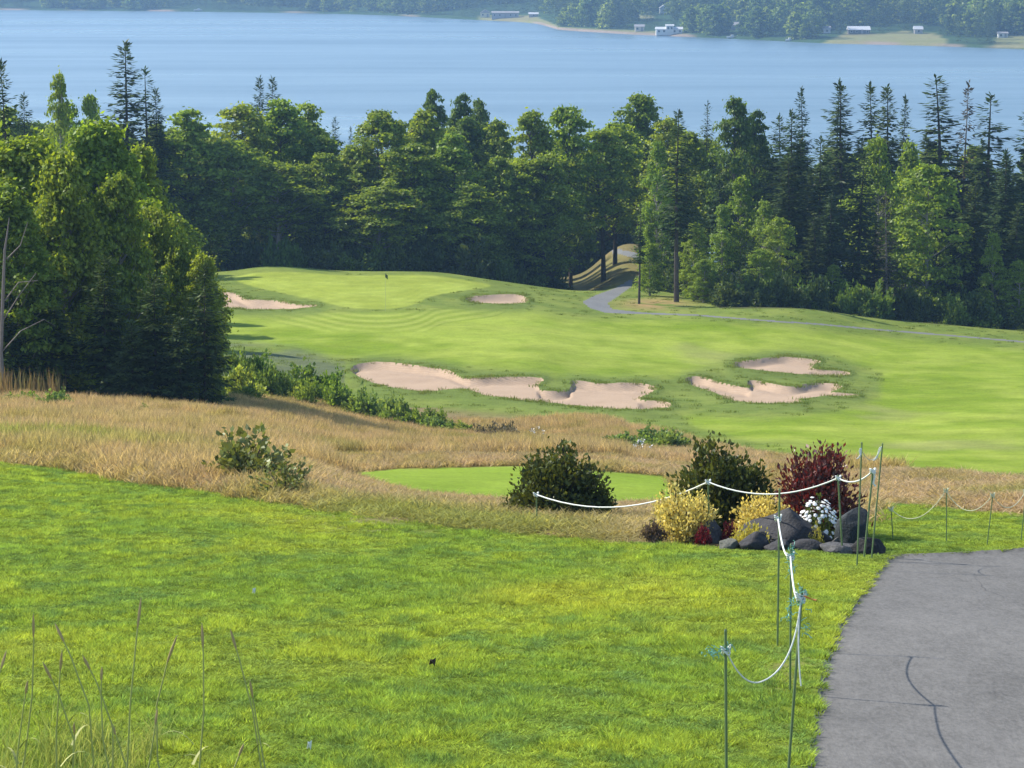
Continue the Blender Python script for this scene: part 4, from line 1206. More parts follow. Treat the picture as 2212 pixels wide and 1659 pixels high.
# rough: short tufts, thickest on the bunker lips
RM = grass_mat('rough_blade', (0.09, 0.13, 0.03), ((0.145, 0.205, 0.042), (0.175, 0.225, 0.045)), (0.20, 0.22, 0.06), 0.42, 0.3, 1.2)
rt = [blades('rough_tuft', 440 + i, 40, 0.24, 0.03, 0.10, 0.016, RM, 0.7) for i in range(3)]
x, y, z, px, py = sample_zone(60000, 84, 186, 0.16, [Z_ROUGH])
z = z + 0.03
bdm = np.full(len(x), 99.0)
for k in BUNKR: bdm = np.minimum(bdm, poly_near(px, py, BUNKR[k])[0])
sel = (RNG.uniform(0, 1, len(x)) < 0.05 + 0.9 * np.exp(-(bdm / 2.0) ** 2)) & (px > 215)
scatter('rough_grass', np.stack([x, y, z], 1)[sel], RNG.uniform(0, 6.28, sel.sum()), RNG.uniform(0.6, 1.2, sel.sum()) * (1 + 0.6 * np.exp(-(bdm[sel] / 2.0) ** 2)), rt, 'short dark tufts of rough round the bunkers')

# old reed stems against the thicket
RD = grass_mat('reed_stem', (0.12, 0.11, 0.05), ((0.26, 0.18, 0.09), (0.20, 0.15, 0.08)), (0.16, 0.16, 0.07), 0.3, 0.5, 2)
rd = [blades('reed_tuft', 460 + i, 12, 0.24, 0.5, 1.25, 0.022, RD, 0.12, 0.6, 3) for i in range(2)]
pp = [hit(RNG.uniform(-20, 132) * K, RNG.uniform(862, 876) * K, 80, 96) for _ in range(60)]
scatter('dry_reeds', np.array([tuple(p) for p in pp]), RNG.uniform(0, 6.28, 60), RNG.uniform(0.8, 1.1, 60), rd, 'brown upright reed stems in front of the thicket')

# the wood on the far shore
fw = []
for i, (kd) in enumerate([DEC[0], DECD[1], BIR[1], SPR[0]]):
    pass
def far_tree(seed, conif, mat):
    if conif: k = spruce(seed, H=15, R=2.6, gap=0.9, thin=0.1, dens=0.5, lmat=mat)
    else: k = broadleaf(seed, H=11, R=4.0, leaf=0.75, nclump=44, per=26, base=0.02, lmat=mat)
    o = bpy.data.objects.new('far_tree', k.parts[1][1]); return o
far_protos = [far_tree(500, False, 'maple'), far_tree(501, False, 'maple_dark'), far_tree(502, False, 'birch'), far_tree(503, False, 'maple'), far_tree(504, True, 'needle')]
n = 11000
px = RNG.uniform(-330, 1350, n); s = RNG.uniform(0, 1, n) ** 1.7 * 1500 + 7
d = shore_d(px) + s
x = (px - 512) / F * d / (CP + 0.12 * SP)
z = far_h(px, s)
qx, qy = project(x, d, z)
ok = np.ones(n, bool)
for f_ in FIELDS: ok &= ~in_poly(qx, qy, f_)
ok &= ~((s < 16) & (px > 540) & (px < 700)) 
ok &= ~((s < 12) & (RNG.uniform(0, 1, n) < 0.5))
ok &= RNG.uniform(0, 1, n) < 0.55 + 0.6 * fbm(x / 40, d / 40, 99, 2)
pk = RNG.choice([0, 1, 2, 3, 4], n, p=[0.3, 0.22, 0.14, 0.2, 0.14])
cl = fbm(x / 90, d / 90, 101, 2)
pk = np.where(cl > 0.62, 4, pk); pk = np.where(cl < 0.36, 1, pk)
HOUSES = [(480.5, 490, 17.2, 'cottage'), (492, 518.5, 17.8, 'block'), (529, 538, 16.8, 'shed'), (635, 644, 31.2, 'beige'), (656, 682, 33.6, 'white'), (659.5, 667, 13.5, 'hill'), (727, 738, 30, 'grey'), (823, 830, 33, 'pale'), (848, 869, 33.5, 'long'), (998, 1007, 37.5, 'right'), (914, 922, 33.5, 'barn')]
for x0, x1, yb, _ in HOUSES:
    ok &= ~((qx > x0 - 3) & (qx < x1 + 3) & (qy > yb - 3.5) & (qy < yb + 16))
scatter('far_wood', np.stack([x, d, z - 0.5], 1)[ok], RNG.uniform(0, 6.28, ok.sum()), (RNG.uniform(0.8, 1.8, n) * np.where(s < 60, 0.75, 1.0))[ok], far_protos, 'hazy mixed wood covering the far shore', pick=pk[ok])

# ------------------------------------------------------------------ houses and boats on the far shore
W_WHITE = plain('white_siding', (0.60, 0.60, 0.59), 0.6, 0.05, 2)
W_CREAM = plain('cream_siding', (0.62, 0.55, 0.38), 0.7, 0.06, 2)
W_GREY = plain('grey_siding', (0.34, 0.33, 0.34), 0.7, 0.08, 2)
W_BEIGE = plain('beige_siding', (0.60, 0.54, 0.45), 0.7, 0.06, 2)
W_DARK = plain('dark_siding', (0.12, 0.12, 0.12), 0.7, 0.1, 2)
R_GREY = plain('grey_shingle', (0.28, 0.27, 0.27), 0.85, 0.15, 3)
R_WHITE = plain('white_sheet_roof', (0.52, 0.53, 0.55), 0.5, 0.05, 3)
R_DARK = plain('dark_shingle', (0.10, 0.10, 0.11), 0.85, 0.15, 3)
GLASS = plain('window_glass', (0.04, 0.05, 0.06), 0.1, 0.1, 1, 0.6)

def far_point(px, py):
    s = np.linspace(0, 900, 2500)
    d = shore_d(px) + s
    z = CAMZ - d * float(ratio(py))
    k = int(np.argmax(z <= far_h(np.full_like(s, px), s)))
    x = (px - 512) / F * d[k] / (CP + 0.12 * SP)
    return Vector((float(x), float(d[k]), float(far_h(np.array(px, float), np.array(s[k])))))

def house(px0, px1, yb, wall_h, depth, roof_h, wm, rm, label, nwin, wing=None, ridge='x'):
    p = far_point((px0 + px1) / 2, yb)
    w = (px1 - px0) * p.y / F
    o = empty('house', p); setp(o, label, 'house')
    def block(cx, w, hh, dp, rh, y0=0.0):
        Geo().box((cx, y0, hh / 2 - 0.4), (w, dp, hh + 0.8)).build('wall', wm, o)
        g = Geo(); e = 0.35
        if ridge == 'x':
            a = [(cx - w / 2 - e, y0 - dp / 2 - e, hh - 0.05), (cx + w / 2 + e, y0 - dp / 2 - e, hh - 0.05), (cx + w / 2 + e, y0 + dp / 2 + e, hh - 0.05), (cx - w / 2 - e, y0 + dp / 2 + e, hh - 0.05), (cx - w / 2 - e, y0, hh + rh), (cx + w / 2 + e, y0, hh + rh)]
            fs_ = [(0, 1, 5, 4), (2, 3, 4, 5), (0, 4, 3), (1, 2, 5), (3, 2, 1, 0)]
        else:
            a = [(cx - w / 2 - e, y0 - dp / 2 - e, hh - 0.05), (cx + w / 2 + e, y0 - dp / 2 - e, hh - 0.05), (cx + w / 2 + e, y0 + dp / 2 + e, hh - 0.05), (cx - w / 2 - e, y0 + dp / 2 + e, hh - 0.05), (cx, y0 - dp / 2 - e, hh + rh), (cx, y0 + dp / 2 + e, hh + rh)]
            fs_ = [(0, 4, 5, 3), (1, 2, 5, 4), (0, 1, 4), (2, 3, 5), (3, 2, 1, 0)]
        g.v = [Vector(q) for q in a]; g.f = fs_
        g.build('roof', rm, o)
        return cx, w, hh, dp, y0
    cx, w_, hh, dp, y0 = block(0, w, wall_h, depth, roof_h)
    for i in range(nwin):
        xx = cx - w_ / 2 + w_ * (i + 0.5) / nwin
        if i == nwin // 2 and nwin > 1:
            Geo().box((xx, y0 - dp / 2 - 0.03, 1.0), (0.95, 0.1, 2.0)).build('door', R_GREY, o)
        else:
            wd = Geo().box((xx, y0 - dp / 2 - 0.03, hh * 0.55), (1.1, 0.1, 1.1)).build('window', W_WHITE, o)
            Geo().box((xx, y0 - dp / 2 - 0.07, hh * 0.55), (0.9, 0.1, 0.9)).build('pane', GLASS, wd)
    if wing:
        for (fx, fw_, fh, fr) in wing:
            block(fx * w, fw_ * w, fh, depth * 0.8, fr, -0.9)
            for q in (-0.22, 0.22):
                wd = Geo().box((fx * w + q * fw_ * w, -0.9 - depth * 0.4 - 0.03, fh * 0.7), (0.9, 0.1, 1.1)).build('window', GLASS, o)
    return o

house(480.5, 490, 17.2, 2.6, 5, 1.8, W_CREAM, R_GREY, 'small cream cottage with gable beside the long grey building on the far shore', 2, ridge='y')
house(492, 518.5, 17.8, 3.0, 7, 0.7, W_GREY, R_GREY, 'long low grey building with flat roof on the far shore meadow', 5)
house(529, 538, 16.8, 1.6, 4, 0.9, W_GREY, R_WHITE, 'little shed with white roof behind the far shore meadow', 1)
house(635, 644, 31.2, 2.3, 4, 1.0, W_BEIGE, R_GREY, 'small beige cabin standing alone on the far beach field', 2)
house(656, 682, 33.6, 2.2, 6, 1.0, W_WHITE, R_WHITE, 'white shore house with a taller middle block on the far shore', 5, wing=[(0.02, 0.28, 3.9, 0.5)])
house(659.5, 667, 13.5, 3.0, 4, 1.6, W_WHITE, R_WHITE, 'small white house up among the trees of the far slope', 1, ridge='y')
house(727, 738, 30, 2.4, 5, 1.4, W_GREY, R_GREY, 'grey house half hidden by trees right of the white shore house', 2)
house(823, 830, 33, 2.0, 4, 1.2, W_WHITE, R_GREY, 'tiny pale cottage left of the long white roof on the far shore', 1)
house(848, 869, 33.5, 1.8, 7, 1.5, W_DARK, R_WHITE, 'long low house with bright white roof above the far meadow', 4)
house(998, 1007, 37.5, 1.9, 4, 0.6, W_WHITE, R_GREY, 'small white building above the tan bank of the far shore', 2)
house(914, 922, 33.5, 2.0, 4, 1.4, W_GREY, R_WHITE, 'grey barn with white roof behind the far tan field', 1)
def boat(px, py, ln, label):
    p = far_point(px, py); p.z = max(p.z, 0.05)
    o = empty('boat', p); setp(o, label, 'boat')
    g = Geo(); n = 9
    for side in (0,):
        rows = []
        for i in range(n):
            t = i / (n - 1); w = 0.9 * (1 - abs(2 * t - 0.85) ** 3 * 0.75)
            xx = (t - 0.5) * ln
            rows.append([Vector((xx, -w, 0.8)), Vector((xx, -w * 0.7, 0.1)), Vector((xx, 0, -0.1)), Vector((xx, w * 0.7, 0.1)), Vector((xx, w, 0.8))])
        for r in rows: g.v += r
        for i in range(n - 1):
            for k in range(4):
                g.f.append((i * 5 + k, i * 5 + k + 1, (i + 1) * 5 + k + 1, (i + 1) * 5 + k))
            g.f.append((i * 5 + 4, i * 5, (i + 1) * 5, (i + 1) * 5 + 4))
    g.build('hull', W_WHITE, o)
    Geo().box((ln * 0.08, 0, 1.15), (ln * 0.3, 1.1, 0.75)).build('cabin', W_WHITE, o)
boat(731.5, 38.0, 4.6, 'white boat drawn up on the shore below the grey house')
boat(789, 41.0, 3.2, 'small white boat on the shore left of the far meadow')
boat(198.5, 11.0, 5.5, 'white boat on the dark wooded far shore')

# ------------------------------------------------------------------ flag on the green
p = hit(385.5, 312, 140, 188)
fl = empty('flagstick', p); setp(fl, 'flagstick with a small flag standing in the putting green', 'flagstick')
Geo().tube([(0, 0, -0.1), (0, 0, 2.2)], 0.006, 6).build('pole', plain('pole_paint', (0.5, 0.5, 0.35), 0.4, 0.05), fl)
g = Geo(); fv = []
for i in range(7):
    for j in range(4):
        g.v.append(Vector((-0.006 + 0.15 * i / 6, 0.04 * math.sin(i * 1.1), 2.17 - 0.22 * j / 3 - 0.02 * i)))
for i in range(6):
    for j in range(3): g.f.append((i * 4 + j, i * 4 + j + 1, (i + 1) * 4 + j + 1, (i + 1) * 4 + j))
o = g.build('flag', plain('olive_flag', (0.10, 0.13, 0.05), 0.8, 0.2), fl)
o.modifiers.new('thick', 'SOLIDIFY').thickness = 0.006

# ------------------------------------------------------------------ garden bed: boulders and shrubs
def rock_mat(name, a, b):
    m, nt, out = new_mat(name)
    tc = N(nt, 'ShaderNodeTexCoord').outputs['Object']
    n1 = noise(nt, 5, 6, 0.65, tc); n2 = noise(nt, 40, 4, 0.7, tc)
    c = mixc(nt, ramp(nt, n1, [(0.35, (0, 0, 0)), (0.7, (1, 1, 1))]), a, b)
    c = mixc(nt, 0.3, c, ramp(nt, n2, [(0.35, tuple(x * 0.5 for x in a)), (0.7, tuple(x * 1.4 for x in b))]))
    pbr(nt, out, c, 0.75, bump(nt, math_(nt, 'ADD', n1, math_(nt, 'MULTIPLY', n2, 0.3)), 0.8, 0.03), 0.35)
    return m
ROCK = rock_mat('dark_boulder', (0.018, 0.018, 0.021), (0.052, 0.050, 0.053))
ROCKG = rock_mat('green_grey_boulder', (0.07, 0.075, 0.06), (0.15, 0.15, 0.12))
ROCKP = rock_mat('pale_boulder', (0.035, 0.035, 0.037), (0.13, 0.127, 0.125))
def boulder(px0, px1, py0, py1, d, label, mat=ROCK, seed=0, depth=0.8, peak=0.5, rz=0.0, cone=0.0):
    a = pt((px0 + px1) / 2, py1, d)
    z0 = float(height(a.x, d))
    w = (px1 - px0) * d / F * 1.16; top = pt(0, py0, d).z
    h = max(0.06, top - z0) * 1.12
    bm = bmesh.new(); bmesh.ops.create_icosphere(bm, subdivisions=4, radius=1.0)
    rng = random.Random(seed)
    pl = []
    for k in range(20):
        n = Vector((rng.gauss(0, 1), rng.gauss(0, 1), rng.gauss(0.15, 0.8))).normalized()
        pl.append((n, rng.uniform(0.62, 0.92)))
    for v in bm.verts:
        c = v.co.copy()
        for n, o_ in pl:
            e = c.dot(n) - o_
            if e > 0: c -= n * e * 0.94
        nz = float(fbm(np.array(c.x * 1.8 + seed), np.array(c.y * 1.8 + c.z * 2.3), seed, 3)) - 0.5
        c *= 1 + 0.16 * nz
        f = (c.z + 1) / 2
        c.x *= 1 - cone * max(0, c.z) ; c.y *= 1 - cone * max(0, c.z)
        c.x += (peak - 0.5) * 1.2 * f * (1 - abs(c.x) * 0.3)
        v.co = Vector((c.x * w / 2, c.y * w / 2 * depth, (c.z * 0.72 + 0.20) * h * 1.05))
    me = bpy.data.meshes.new('boulder'); bm.to_mesh(me); bm.free()
    me.polygons.foreach_set('use_smooth', np.ones(len(me.polygons), bool))
    o = link('boulder', me, mat, loc=(a.x, d, z0)); o.rotation_euler = (0, 0, rz)
    setp(o, label, 'boulder')
    return o
boulder(731, 836, 508, 551, 30.9, 'largest dark humped boulder in the middle of the flower bed', seed=15, depth=0.6, peak=0.52, cone=0.55)
boulder(738, 768, 532, 550, 30.5, 'round dark rock at the left foot of the largest boulder', seed=4)
boulder(718, 742, 538, 550, 30.6, 'small mossy rock at the left end of the rock border', ROCKG, seed=5)
boulder(764, 794, 540, 552, 30.35, 'low dark stone in front of the largest boulder, half behind the netting', seed=6)
boulder(782, 828, 540, 553, 30.35, 'long low dark stone in front of the largest boulder', seed=7, depth=0.5)
boulder(816, 864, 542, 555, 30.2, 'flat pale grey slab at the right foot of the largest boulder', ROCKP, seed=8, depth=0.6)
boulder(830, 858, 530, 549, 30.6, 'middle sized grey rock between the daisies and the tall dark boulder', ROCKP, seed=9)
boulder(836, 872, 506, 554, 30.6, 'tall blue black boulder at the path end of the flower bed', rock_mat('blue_black_boulder', (0.012, 0.017, 0.020), (0.03, 0.038, 0.042)), seed=10, depth=0.8, peak=0.5)
boulder(852, 892, 537, 562, 30.1, 'low black wedge added as boulder shadow beside the asphalt path', rock_mat('black_shadow_wedge', (0.010, 0.010, 0.011), (0.02, 0.02, 0.022)), seed=11, depth=0.7, peak=0.25)  # no real rock: black wedge added to stand for the boulder's cast shadow
boulder(700, 724, 522, 540, 31.3, 'grey stone among small red plants in the flower bed', ROCKP, seed=12)

def bed_shrub(kind, name, px0, px1, py0, d, label, cat='shrub', rz=0.3, group=None):
    a = pt((px0 + px1) / 2, py0, d)
    z0 = float(height(a.x, d))
    return place(kind, name, label, cat, group, a.x, d, max(0.1, a.z - z0), (px1 - px0) / 2 * d / F, rz, z0)
YEW = leaf_mat('yew_leaf', (0.075, 0.095, 0.024), (0.085, 0.105, 0.024), 0.3, 0.5, (1.4, 1.2, 0.5), gloss=0.02)
KY = [shrub(600 + i, 1.0, 0.6, 140, 95, 0.036, YEW, spread=1.2, elong=1.8, jag=0.12, solid=0.8, up=0.9) for i in range(2)]
bed_shrub(KY[0], 'yew_shrub', 507, 612, 447, 36.0, 'round dark green shrub standing alone in the tan grass above the tee')
bed_shrub(KY[1], 'yew_shrub', 667, 778, 442, 33.2, 'tall dark green shrub behind the yellow flowers')
BUR = leaf_mat('barberry_leaf', (0.095, 0.022, 0.022), (0.11, 0.024, 0.022), 0.32, 0.55, (1.6, 0.7, 0.5), gloss=0.05)
KB = shrub(610, 1.0, 0.5, 130, 75, 0.026, BUR, plain('barberry_wood', (0.09, 0.03, 0.025)), spread=0.85, elong=2.4, jag=0.3, solid=0.85, up=1.2)
bed_shrub(KB, 'barberry_shrub', 770, 866, 450, 32.2, 'wine red spiky barberry bush behind the boulders')
YEL = leaf_mat('yellow_leaf', (0.64, 0.54, 0.18), (0.66, 0.58, 0.22), 0.42, 0.3, (1.2, 1.1, 0.6))
KYL = [shrub(620 + i, 0.6, 0.4, 70, 70, 0.026, YEL, spread=1.0, elong=1.7, jag=0.14, solid=0.75, up=0.9) for i in range(2)]
bed_shrub(KYL[0], 'spirea_shrub', 648, 720, 488, 31.5, 'golden yellow bush at the grassy end of the flower bed')
bed_shrub(KYL[1], 'spirea_shrub', 729, 800, 495, 31.8, 'golden yellow bush directly behind the largest boulder')
YG = leaf_mat('stonecrop_leaf', (0.50, 0.46, 0.10), (0.52, 0.46, 0.10), 0.35, 0.3, (1.2, 1.1, 0.6))
bed_shrub(shrub(630, 0.25, 0.3, 40, 70, 0.024, YG, spread=1.1, solid=0.9), 'ground_cover', 732, 772, 524, 30.75, 'pale yellow creeping plant spilling over the left of the largest boulder', 'plant')
bed_shrub(shrub(631, 0.25, 0.3, 30, 60, 0.024, YG, spread=1.1, solid=0.9), 'ground_cover', 804, 826, 526, 30.7, 'pale yellow creeping plant below the white daisies', 'plant')
PUR = leaf_mat('dark_red_leaf', (0.16, 0.025, 0.035), (0.12, 0.03, 0.04), 0.3, 0.4, (1.5, 0.7, 0.6))
KP = shrub(640, 0.25, 0.2, 20, 50, 0.024, PUR, spread=1.0, solid=0.8)
bed_shrub(KP, 'heuchera_plant', 720, 738, 520, 31.2, 'small dark red plant between the two golden bushes', 'plant')
bed_shrub(KP, 'heuchera_plant', 694, 712, 524, 31.0, 'small dusky red plant in front of the left golden bush', 'plant', 1.4)
bed_shrub(shrub(641, 0.25, 0.25, 26, 60, 0.024, leaf_mat('dusky_leaf', (0.10, 0.075, 0.075), (0.12, 0.09, 0.08), 0.3, 0.4), spread=1.0, solid=0.8), 'heather_plant', 640, 668, 522, 31.2, 'dusky mauve plant at the tan grass end of the bed', 'plant')
# daisies: white heads on green stems
dz = bed_shrub(shrub(650, 0.45, 0.3, 50, 26, 0.022, SHD, M['bark'], spread=0.85, solid=0.8, up=1.0), 'daisy_clump', 796, 840, 500, 31.1, 'clump of white daisies spilling between the boulders', 'flowers')
WP = plain('white_petal', (0.80, 0.80, 0.76), 0.6, 0.05, 20)
rng = np.random.default_rng(8)
for k in range(150):
    an = rng.uniform(0, 6.28); th = math.acos(1 - rng.uniform(0, 0.95))
    c = Vector((math.sin(th) * math.cos(an) * 0.30, math.sin(th) * math.sin(an) * 0.30, math.cos(th) * 0.43 + 0.03)) * rng.uniform(0.9, 1.08)
    if k == 0:
        hg = Geo(); r0 = 0.030; hg.v.append(Vector((0, 0, 0.006)))
        for i in range(16):
            a_ = 2 * math.pi * i / 16; rr = r0 * (1.0 if i % 2 == 0 else 0.72)
            hg.v.append(Vector((rr * math.cos(a_), rr * math.sin(a_), 0.0)))
        for i in range(16): hg.f.append((0, 1 + i, 1 + (i + 1) % 16))
        hme = bpy.data.meshes.new('flower_head'); hme.from_pydata([tuple(v) for v in hg.v], [], hg.f); hme.materials.append(WP)
    f_ = bpy.data.objects.new('flower_head', hme); COL.objects.link(f_); f_.parent = dz
    f_.location = c; n_ = Vector((c.x, c.y - 0.15, c.z + 0.2)).normalized()
    f_.rotation_euler = n_.to_track_quat('Z', 'Y').to_euler()
    s_ = rng.uniform(0.8, 1.3); f_.scale = (s_, s_, s_ * 0.9)

# leafy bush at the edge of the lawn
OL = leaf_mat('olive_leaf', (0.15, 0.175, 0.048), (0.17, 0.195, 0.055), 0.3, 0.45, (1.3, 1.2, 0.6), gloss=0.03)
p = hit(245, 489, 34, 48)
place(shrub(660, 1.0, 0.7, 30, 34, 0.075, OL, spread=0.85, elong=1.7, jag=0.45, solid=0.7, up=0.5), 'sapling_bush', 'straggly olive leaved bush at the edge of the lawn in the tan grass', 'shrub', None, p.x, p.y + 0.5, 0.85, 0.66, 0.4)
p = hit(283, 500, 34, 48)
place(shrub(661, 1.0, 0.7, 18, 30, 0.07, OL, spread=0.9, elong=1.7, jag=0.4, solid=0.7), 'sapling_bush', 'lower olive leaved bush right of the straggly one', 'shrub', None, p.x, p.y + 0.4, 0.5, 0.42, 1.4)
# white flower heads in the meadow beyond the tee
UM = shrub(670, 0.6, 0.35, 9, 9, 0.035, WP, spread=0.5, solid=0.2)
for xx, yy, lab in ((1383, 990, 'white flowering weed beyond the tee between the dark round shrubs'), (1158, 957, 'white flowering weed just behind the round lone shrub')):
    p = hit(xx * K, yy * K, 60, 105)
    place(UM, 'flowering_weed', lab, 'flowers', None, p.x, p.y, 0.55, 0.35, z=p.z)

# ------------------------------------------------------------------ stakes, ropes and netting
STK = plain('green_stake', (0.14, 0.205, 0.085), 0.45, 0.15, 12, 0.4)
ROPE = plain('white_rope', (0.74, 0.76, 0.70), 0.7, 0.12, 40)
ROPE_Y = plain('pale_rope', (0.62, 0.62, 0.42), 0.7, 0.12, 40)
TEAL = plain('teal_net', (0.16, 0.42, 0.36), 0.6, 0.25, 30)
def stake(name_label, top, base, d, rad=0.0085, below=0.12):
    b = pt(base[0], base[1], d); z0 = float(height(b.x, d)); b.z = z0
    t = pt(top[0], top[1], d)
    o = empty('stake', b); setp(o, name_label, 'stake', None)
    v = t - b
    dn = v.normalized()
    Geo().tube([-dn * below, v * 0.5, v], rad, 8).build('shaft', STK, o)
    Geo().tube([v, v + dn * 0.012], [rad * 1.05, rad * 0.4], 8).build('tip', STK, o)
    return o, b, t
def gd(px, py): return hit(px, py, 14, 48).y
st = {}
def mk(key, lab, top, base, d=None, **k):
    st[key] = stake(lab, top, base, d or gd(*base), **k)
mk('near', 'green stake standing alone on the lawn with a teal knot', (725.5, 631), (726.5, 812), 15.6)
mk('lean', 'green stake beside the path, leaning, nearest the lone knotted stake', (802, 590), (786, 800), 15.9)
mk('A', 'green stake on the lawn wrapped in teal netting below the boulders', (791, 545), (790, 690))
mk('S0', 'tall green stake on the lawn in front of the largest boulder', (779.5, 490), (777.5, 646))
mk('SL', 'green stake inside the flower bed beside the left golden bush', (708, 480), (709.5, 541), 31.4, rad=0.009)
mk('S1', 'green stake in front of the wine red bush holding the rope', (838, 476), (842.5, 553), 30.1, rad=0.010)
mk('T1', 'tall green stake by the flat pale slab with white tape on top', (861.8, 443), (857, 566), None)
mk('S2', 'short green stake at the path end of the bed where the rope is knotted', (873, 470), (864, 558), 29.7, rad=0.010)
mk('T2', 'tall leaning green stake at the corner of lawn and path', (882.5, 444), (871.5, 560), 29.6)
mk('SE', 'green stake hidden by the round lone shrub at the rope end', (536.5, 493.5), (537, 524), 33.9, rad=0.009)
RS = [((891, 507), (893, 540), 'thin stake in the grass just behind the asphalt, next to the black shadow wedge'), ((946.5, 489), (946.5, 543), 'thin stake in the grass strip behind the asphalt, tied with pale rope'), ((993, 493.5), (987, 545.5), 'thin leaning stake in the grass strip behind the asphalt'), ((1026, 490), (1021, 541), 'thin stake at the far end of the grass strip behind the asphalt')]
for i, (t_, b_, lab) in enumerate(RS):
    mk('R%d' % i, lab, t_, b_, None, rad=0.006)

def catenary(a, b, sag, n=14):
    return [a.lerp(b, t) + Vector((0, 0, -sag * 4 * t * (1 - t))) for t in np.linspace(0, 1, n).tolist()]
def rope(segs, label, rad=0.0075, mat=ROPE, knots=(), parts=()):
    pts = []
    for s_ in segs: pts += s_ if not pts else s_[1:]
    base = pts[0].copy()
    o = Geo().tube([p - base for p in pts], rad, 6).build('rope', mat, loc=base)
    setp(o, label, 'rope')
    for k_ in knots:
        g = Geo(); q = k_ - base
        for a_ in range(3):
            c = [q + Vector((math.cos(t) * 0.022 * (1 + 0.2 * a_), math.sin(t + a_) * 0.022, 0.014 * (a_ - 1) + 0.012 * math.sin(2 * t + a_))) for t in np.linspace(0, 6.283, 11)]
            g.tube(c, rad * 0.95, 5)
        g.build('knot', mat, o)
    return o, base
def P3(px, py, d): return pt(px, py, d)
dSE, dSL, dS1, dS2 = 33.9, 31.4, 30.1, 29.7
a = P3(536, 494.5, dSE); b = P3(708, 482, dSL); c = P3(838.2, 478, dS1); e = P3(872.8, 471, dS2)
rope([catenary(a, b, 0.215), catenary(b, c, 0.155), catenary(c, e, 0.075)], 'white rope strung past the golden bushes and boulders to the path corner', 0.0085, knots=(a, b, c, e))
o, bs = rope([[e, e + Vector((0.02, 0, -0.06)), e + Vector((0.005, 0, -0.13)), e + Vector((0.03, 0, -0.16))]], 'loose white rope end hanging from the short stake at the path corner', 0.012, knots=(e,))
a = P3(861.5, 450, st['T1'][1].y); b = P3(881.5, 446.5, st['T2'][1].y)
rope([catenary(a, b, 0.12)], 'thin slack cord between the two tall taped stakes', 0.004, ROPE_Y)
TAPE = plain('white_tape', (0.80, 0.82, 0.76), 0.5, 0.1, 30)
def ribbon(pts, w, label, name='tape', cat='tape', mat=TAPE, parent=None):
    base = pts[0].copy(); g = Geo()
    for i, q in enumerate(pts):
        sx = w * (0.5 + 0.15 * math.sin(i * 2.1))
        tw = 0.5 * math.sin(i * 1.3)
        g.v += [q - base + Vector((-sx, -0.005 + sx * tw, 0)), q - base + Vector((sx, 0.005 - sx * tw, 0))]
    for i in range(len(pts) - 1): g.f.append((2 * i, 2 * i + 1, 2 * i + 3, 2 * i + 2))
    o = g.build(name, mat, loc=base)
    o.modifiers.new('thick', 'SOLIDIFY').thickness = 0.004
    return setp(o, label, cat)
d1 = st['T1'][1].y - 0.02
ribbon([P3(860.6, 448, d1), P3(860.2, 451, d1), P3(860.6, 454.5, d1), P3(859.2, 457, d1), P3(857.6, 458.5, d1)], 0.022, 'white tape tied near the top of the tall stake by the pale slab')
d1 = st['T2'][1].y - 0.02
ribbon([P3(880.5, 447, d1), P3(879.5, 450, d1), P3(878, 454, d1), P3(876.2, 458, d1), P3(873.8, 460.5, d1)], 0.022, 'white tape streaming from the tall leaning corner stake')

# rope down the lawn with its teal netting
dS0, dA, dL, dN = st['S0'][1].y, st['A'][1].y, 15.9, 15.6
a = P3(778, 518, dS0); b = P3(790.5, 556, dA); c = P3(800.5, 596, dL); e = P3(726, 650, dN)
mid = P3(763, 681, 15.7)
def bez(p0, p1, p2, n=16): return [p0 * (1 - t) ** 2 + p1 * (2 * t * (1 - t)) + p2 * t * t for t in np.linspace(0, 1, n).tolist()]
rope([catenary(a, b, 0.10), catenary(b, c, 0.12)], 'white and teal rope running down the lawn from the tall stake', 0.0062, knots=(a, b, c))
c2 = P3(801, 598, dL)
rope([bez(c2, P3(795, 668, 15.8), mid), bez(mid, P3(743, 690, 15.7), e)[0:]], 'slack white rope looping to the lone knotted stake', 0.0048, knots=(c2, e))
rope([bez(c2, P3(796, 640, 15.85), P3(801, 686, 15.8))], 'loose white rope end hanging from the leaning stake', 0.0045)
def netting(name_label, pts, w, n=60, seed=1):
    """crumpled strands of net twine round a line"""
    rr = random.Random(seed); g = Geo(); base = pts[0].copy()
    for k_ in range(n):
        t = rr.uniform(0, len(pts) - 1.01); i = int(t); q = pts[i].lerp(pts[i + 1], t - i) - base
        c = [q + Vector((rr.gauss(0, w), rr.gauss(0, w), rr.gauss(0, w * 1.1)))]
        for _ in range(4): c.append(c[-1] + Vector((rr.gauss(0, w * 0.8), rr.gauss(0, w * 0.8), rr.gauss(-w * 0.1, w * 0.8))))
        g.tube(c, 0.0022, 3, False)
    o = g.build('netting', TEAL, loc=base)
    return setp(o, name_label, 'netting')
netting('teal netting bunched on the lone stake and blown to one side', [P3(700, 648, dN), P3(712, 652, dN), P3(724, 650, dN), P3(730, 646, dN)], 0.013, 34, 2)
netting('teal netting knotted on the wrapped stake below the boulders', [P3(791, 546, dA), P3(792, 558, dA), P3(791, 572, dA)], 0.014, 40, 3)
netting('teal netting hanging in a bunch from the leaning stake', [P3(784, 618, dL), P3(796, 606, dL), P3(800, 590, dL), P3(803, 602, dL), P3(802, 640, dL)], 0.014, 46, 4)
ribbon([P3(804, 596, dL - .02), P3(808, 598, dL - .02), P3(812, 599.5, dL - .02), P3(816, 600.5, dL - .02)], 0.012, 'scrap of orange tape on the leaning stake', 'tape', 'tape', plain('orange_tape', (0.65, 0.22, 0.06), 0.5, 0.1))
for i, (xa, ya, xb, yb) in enumerate([(846, 0, 0, 0)]): pass
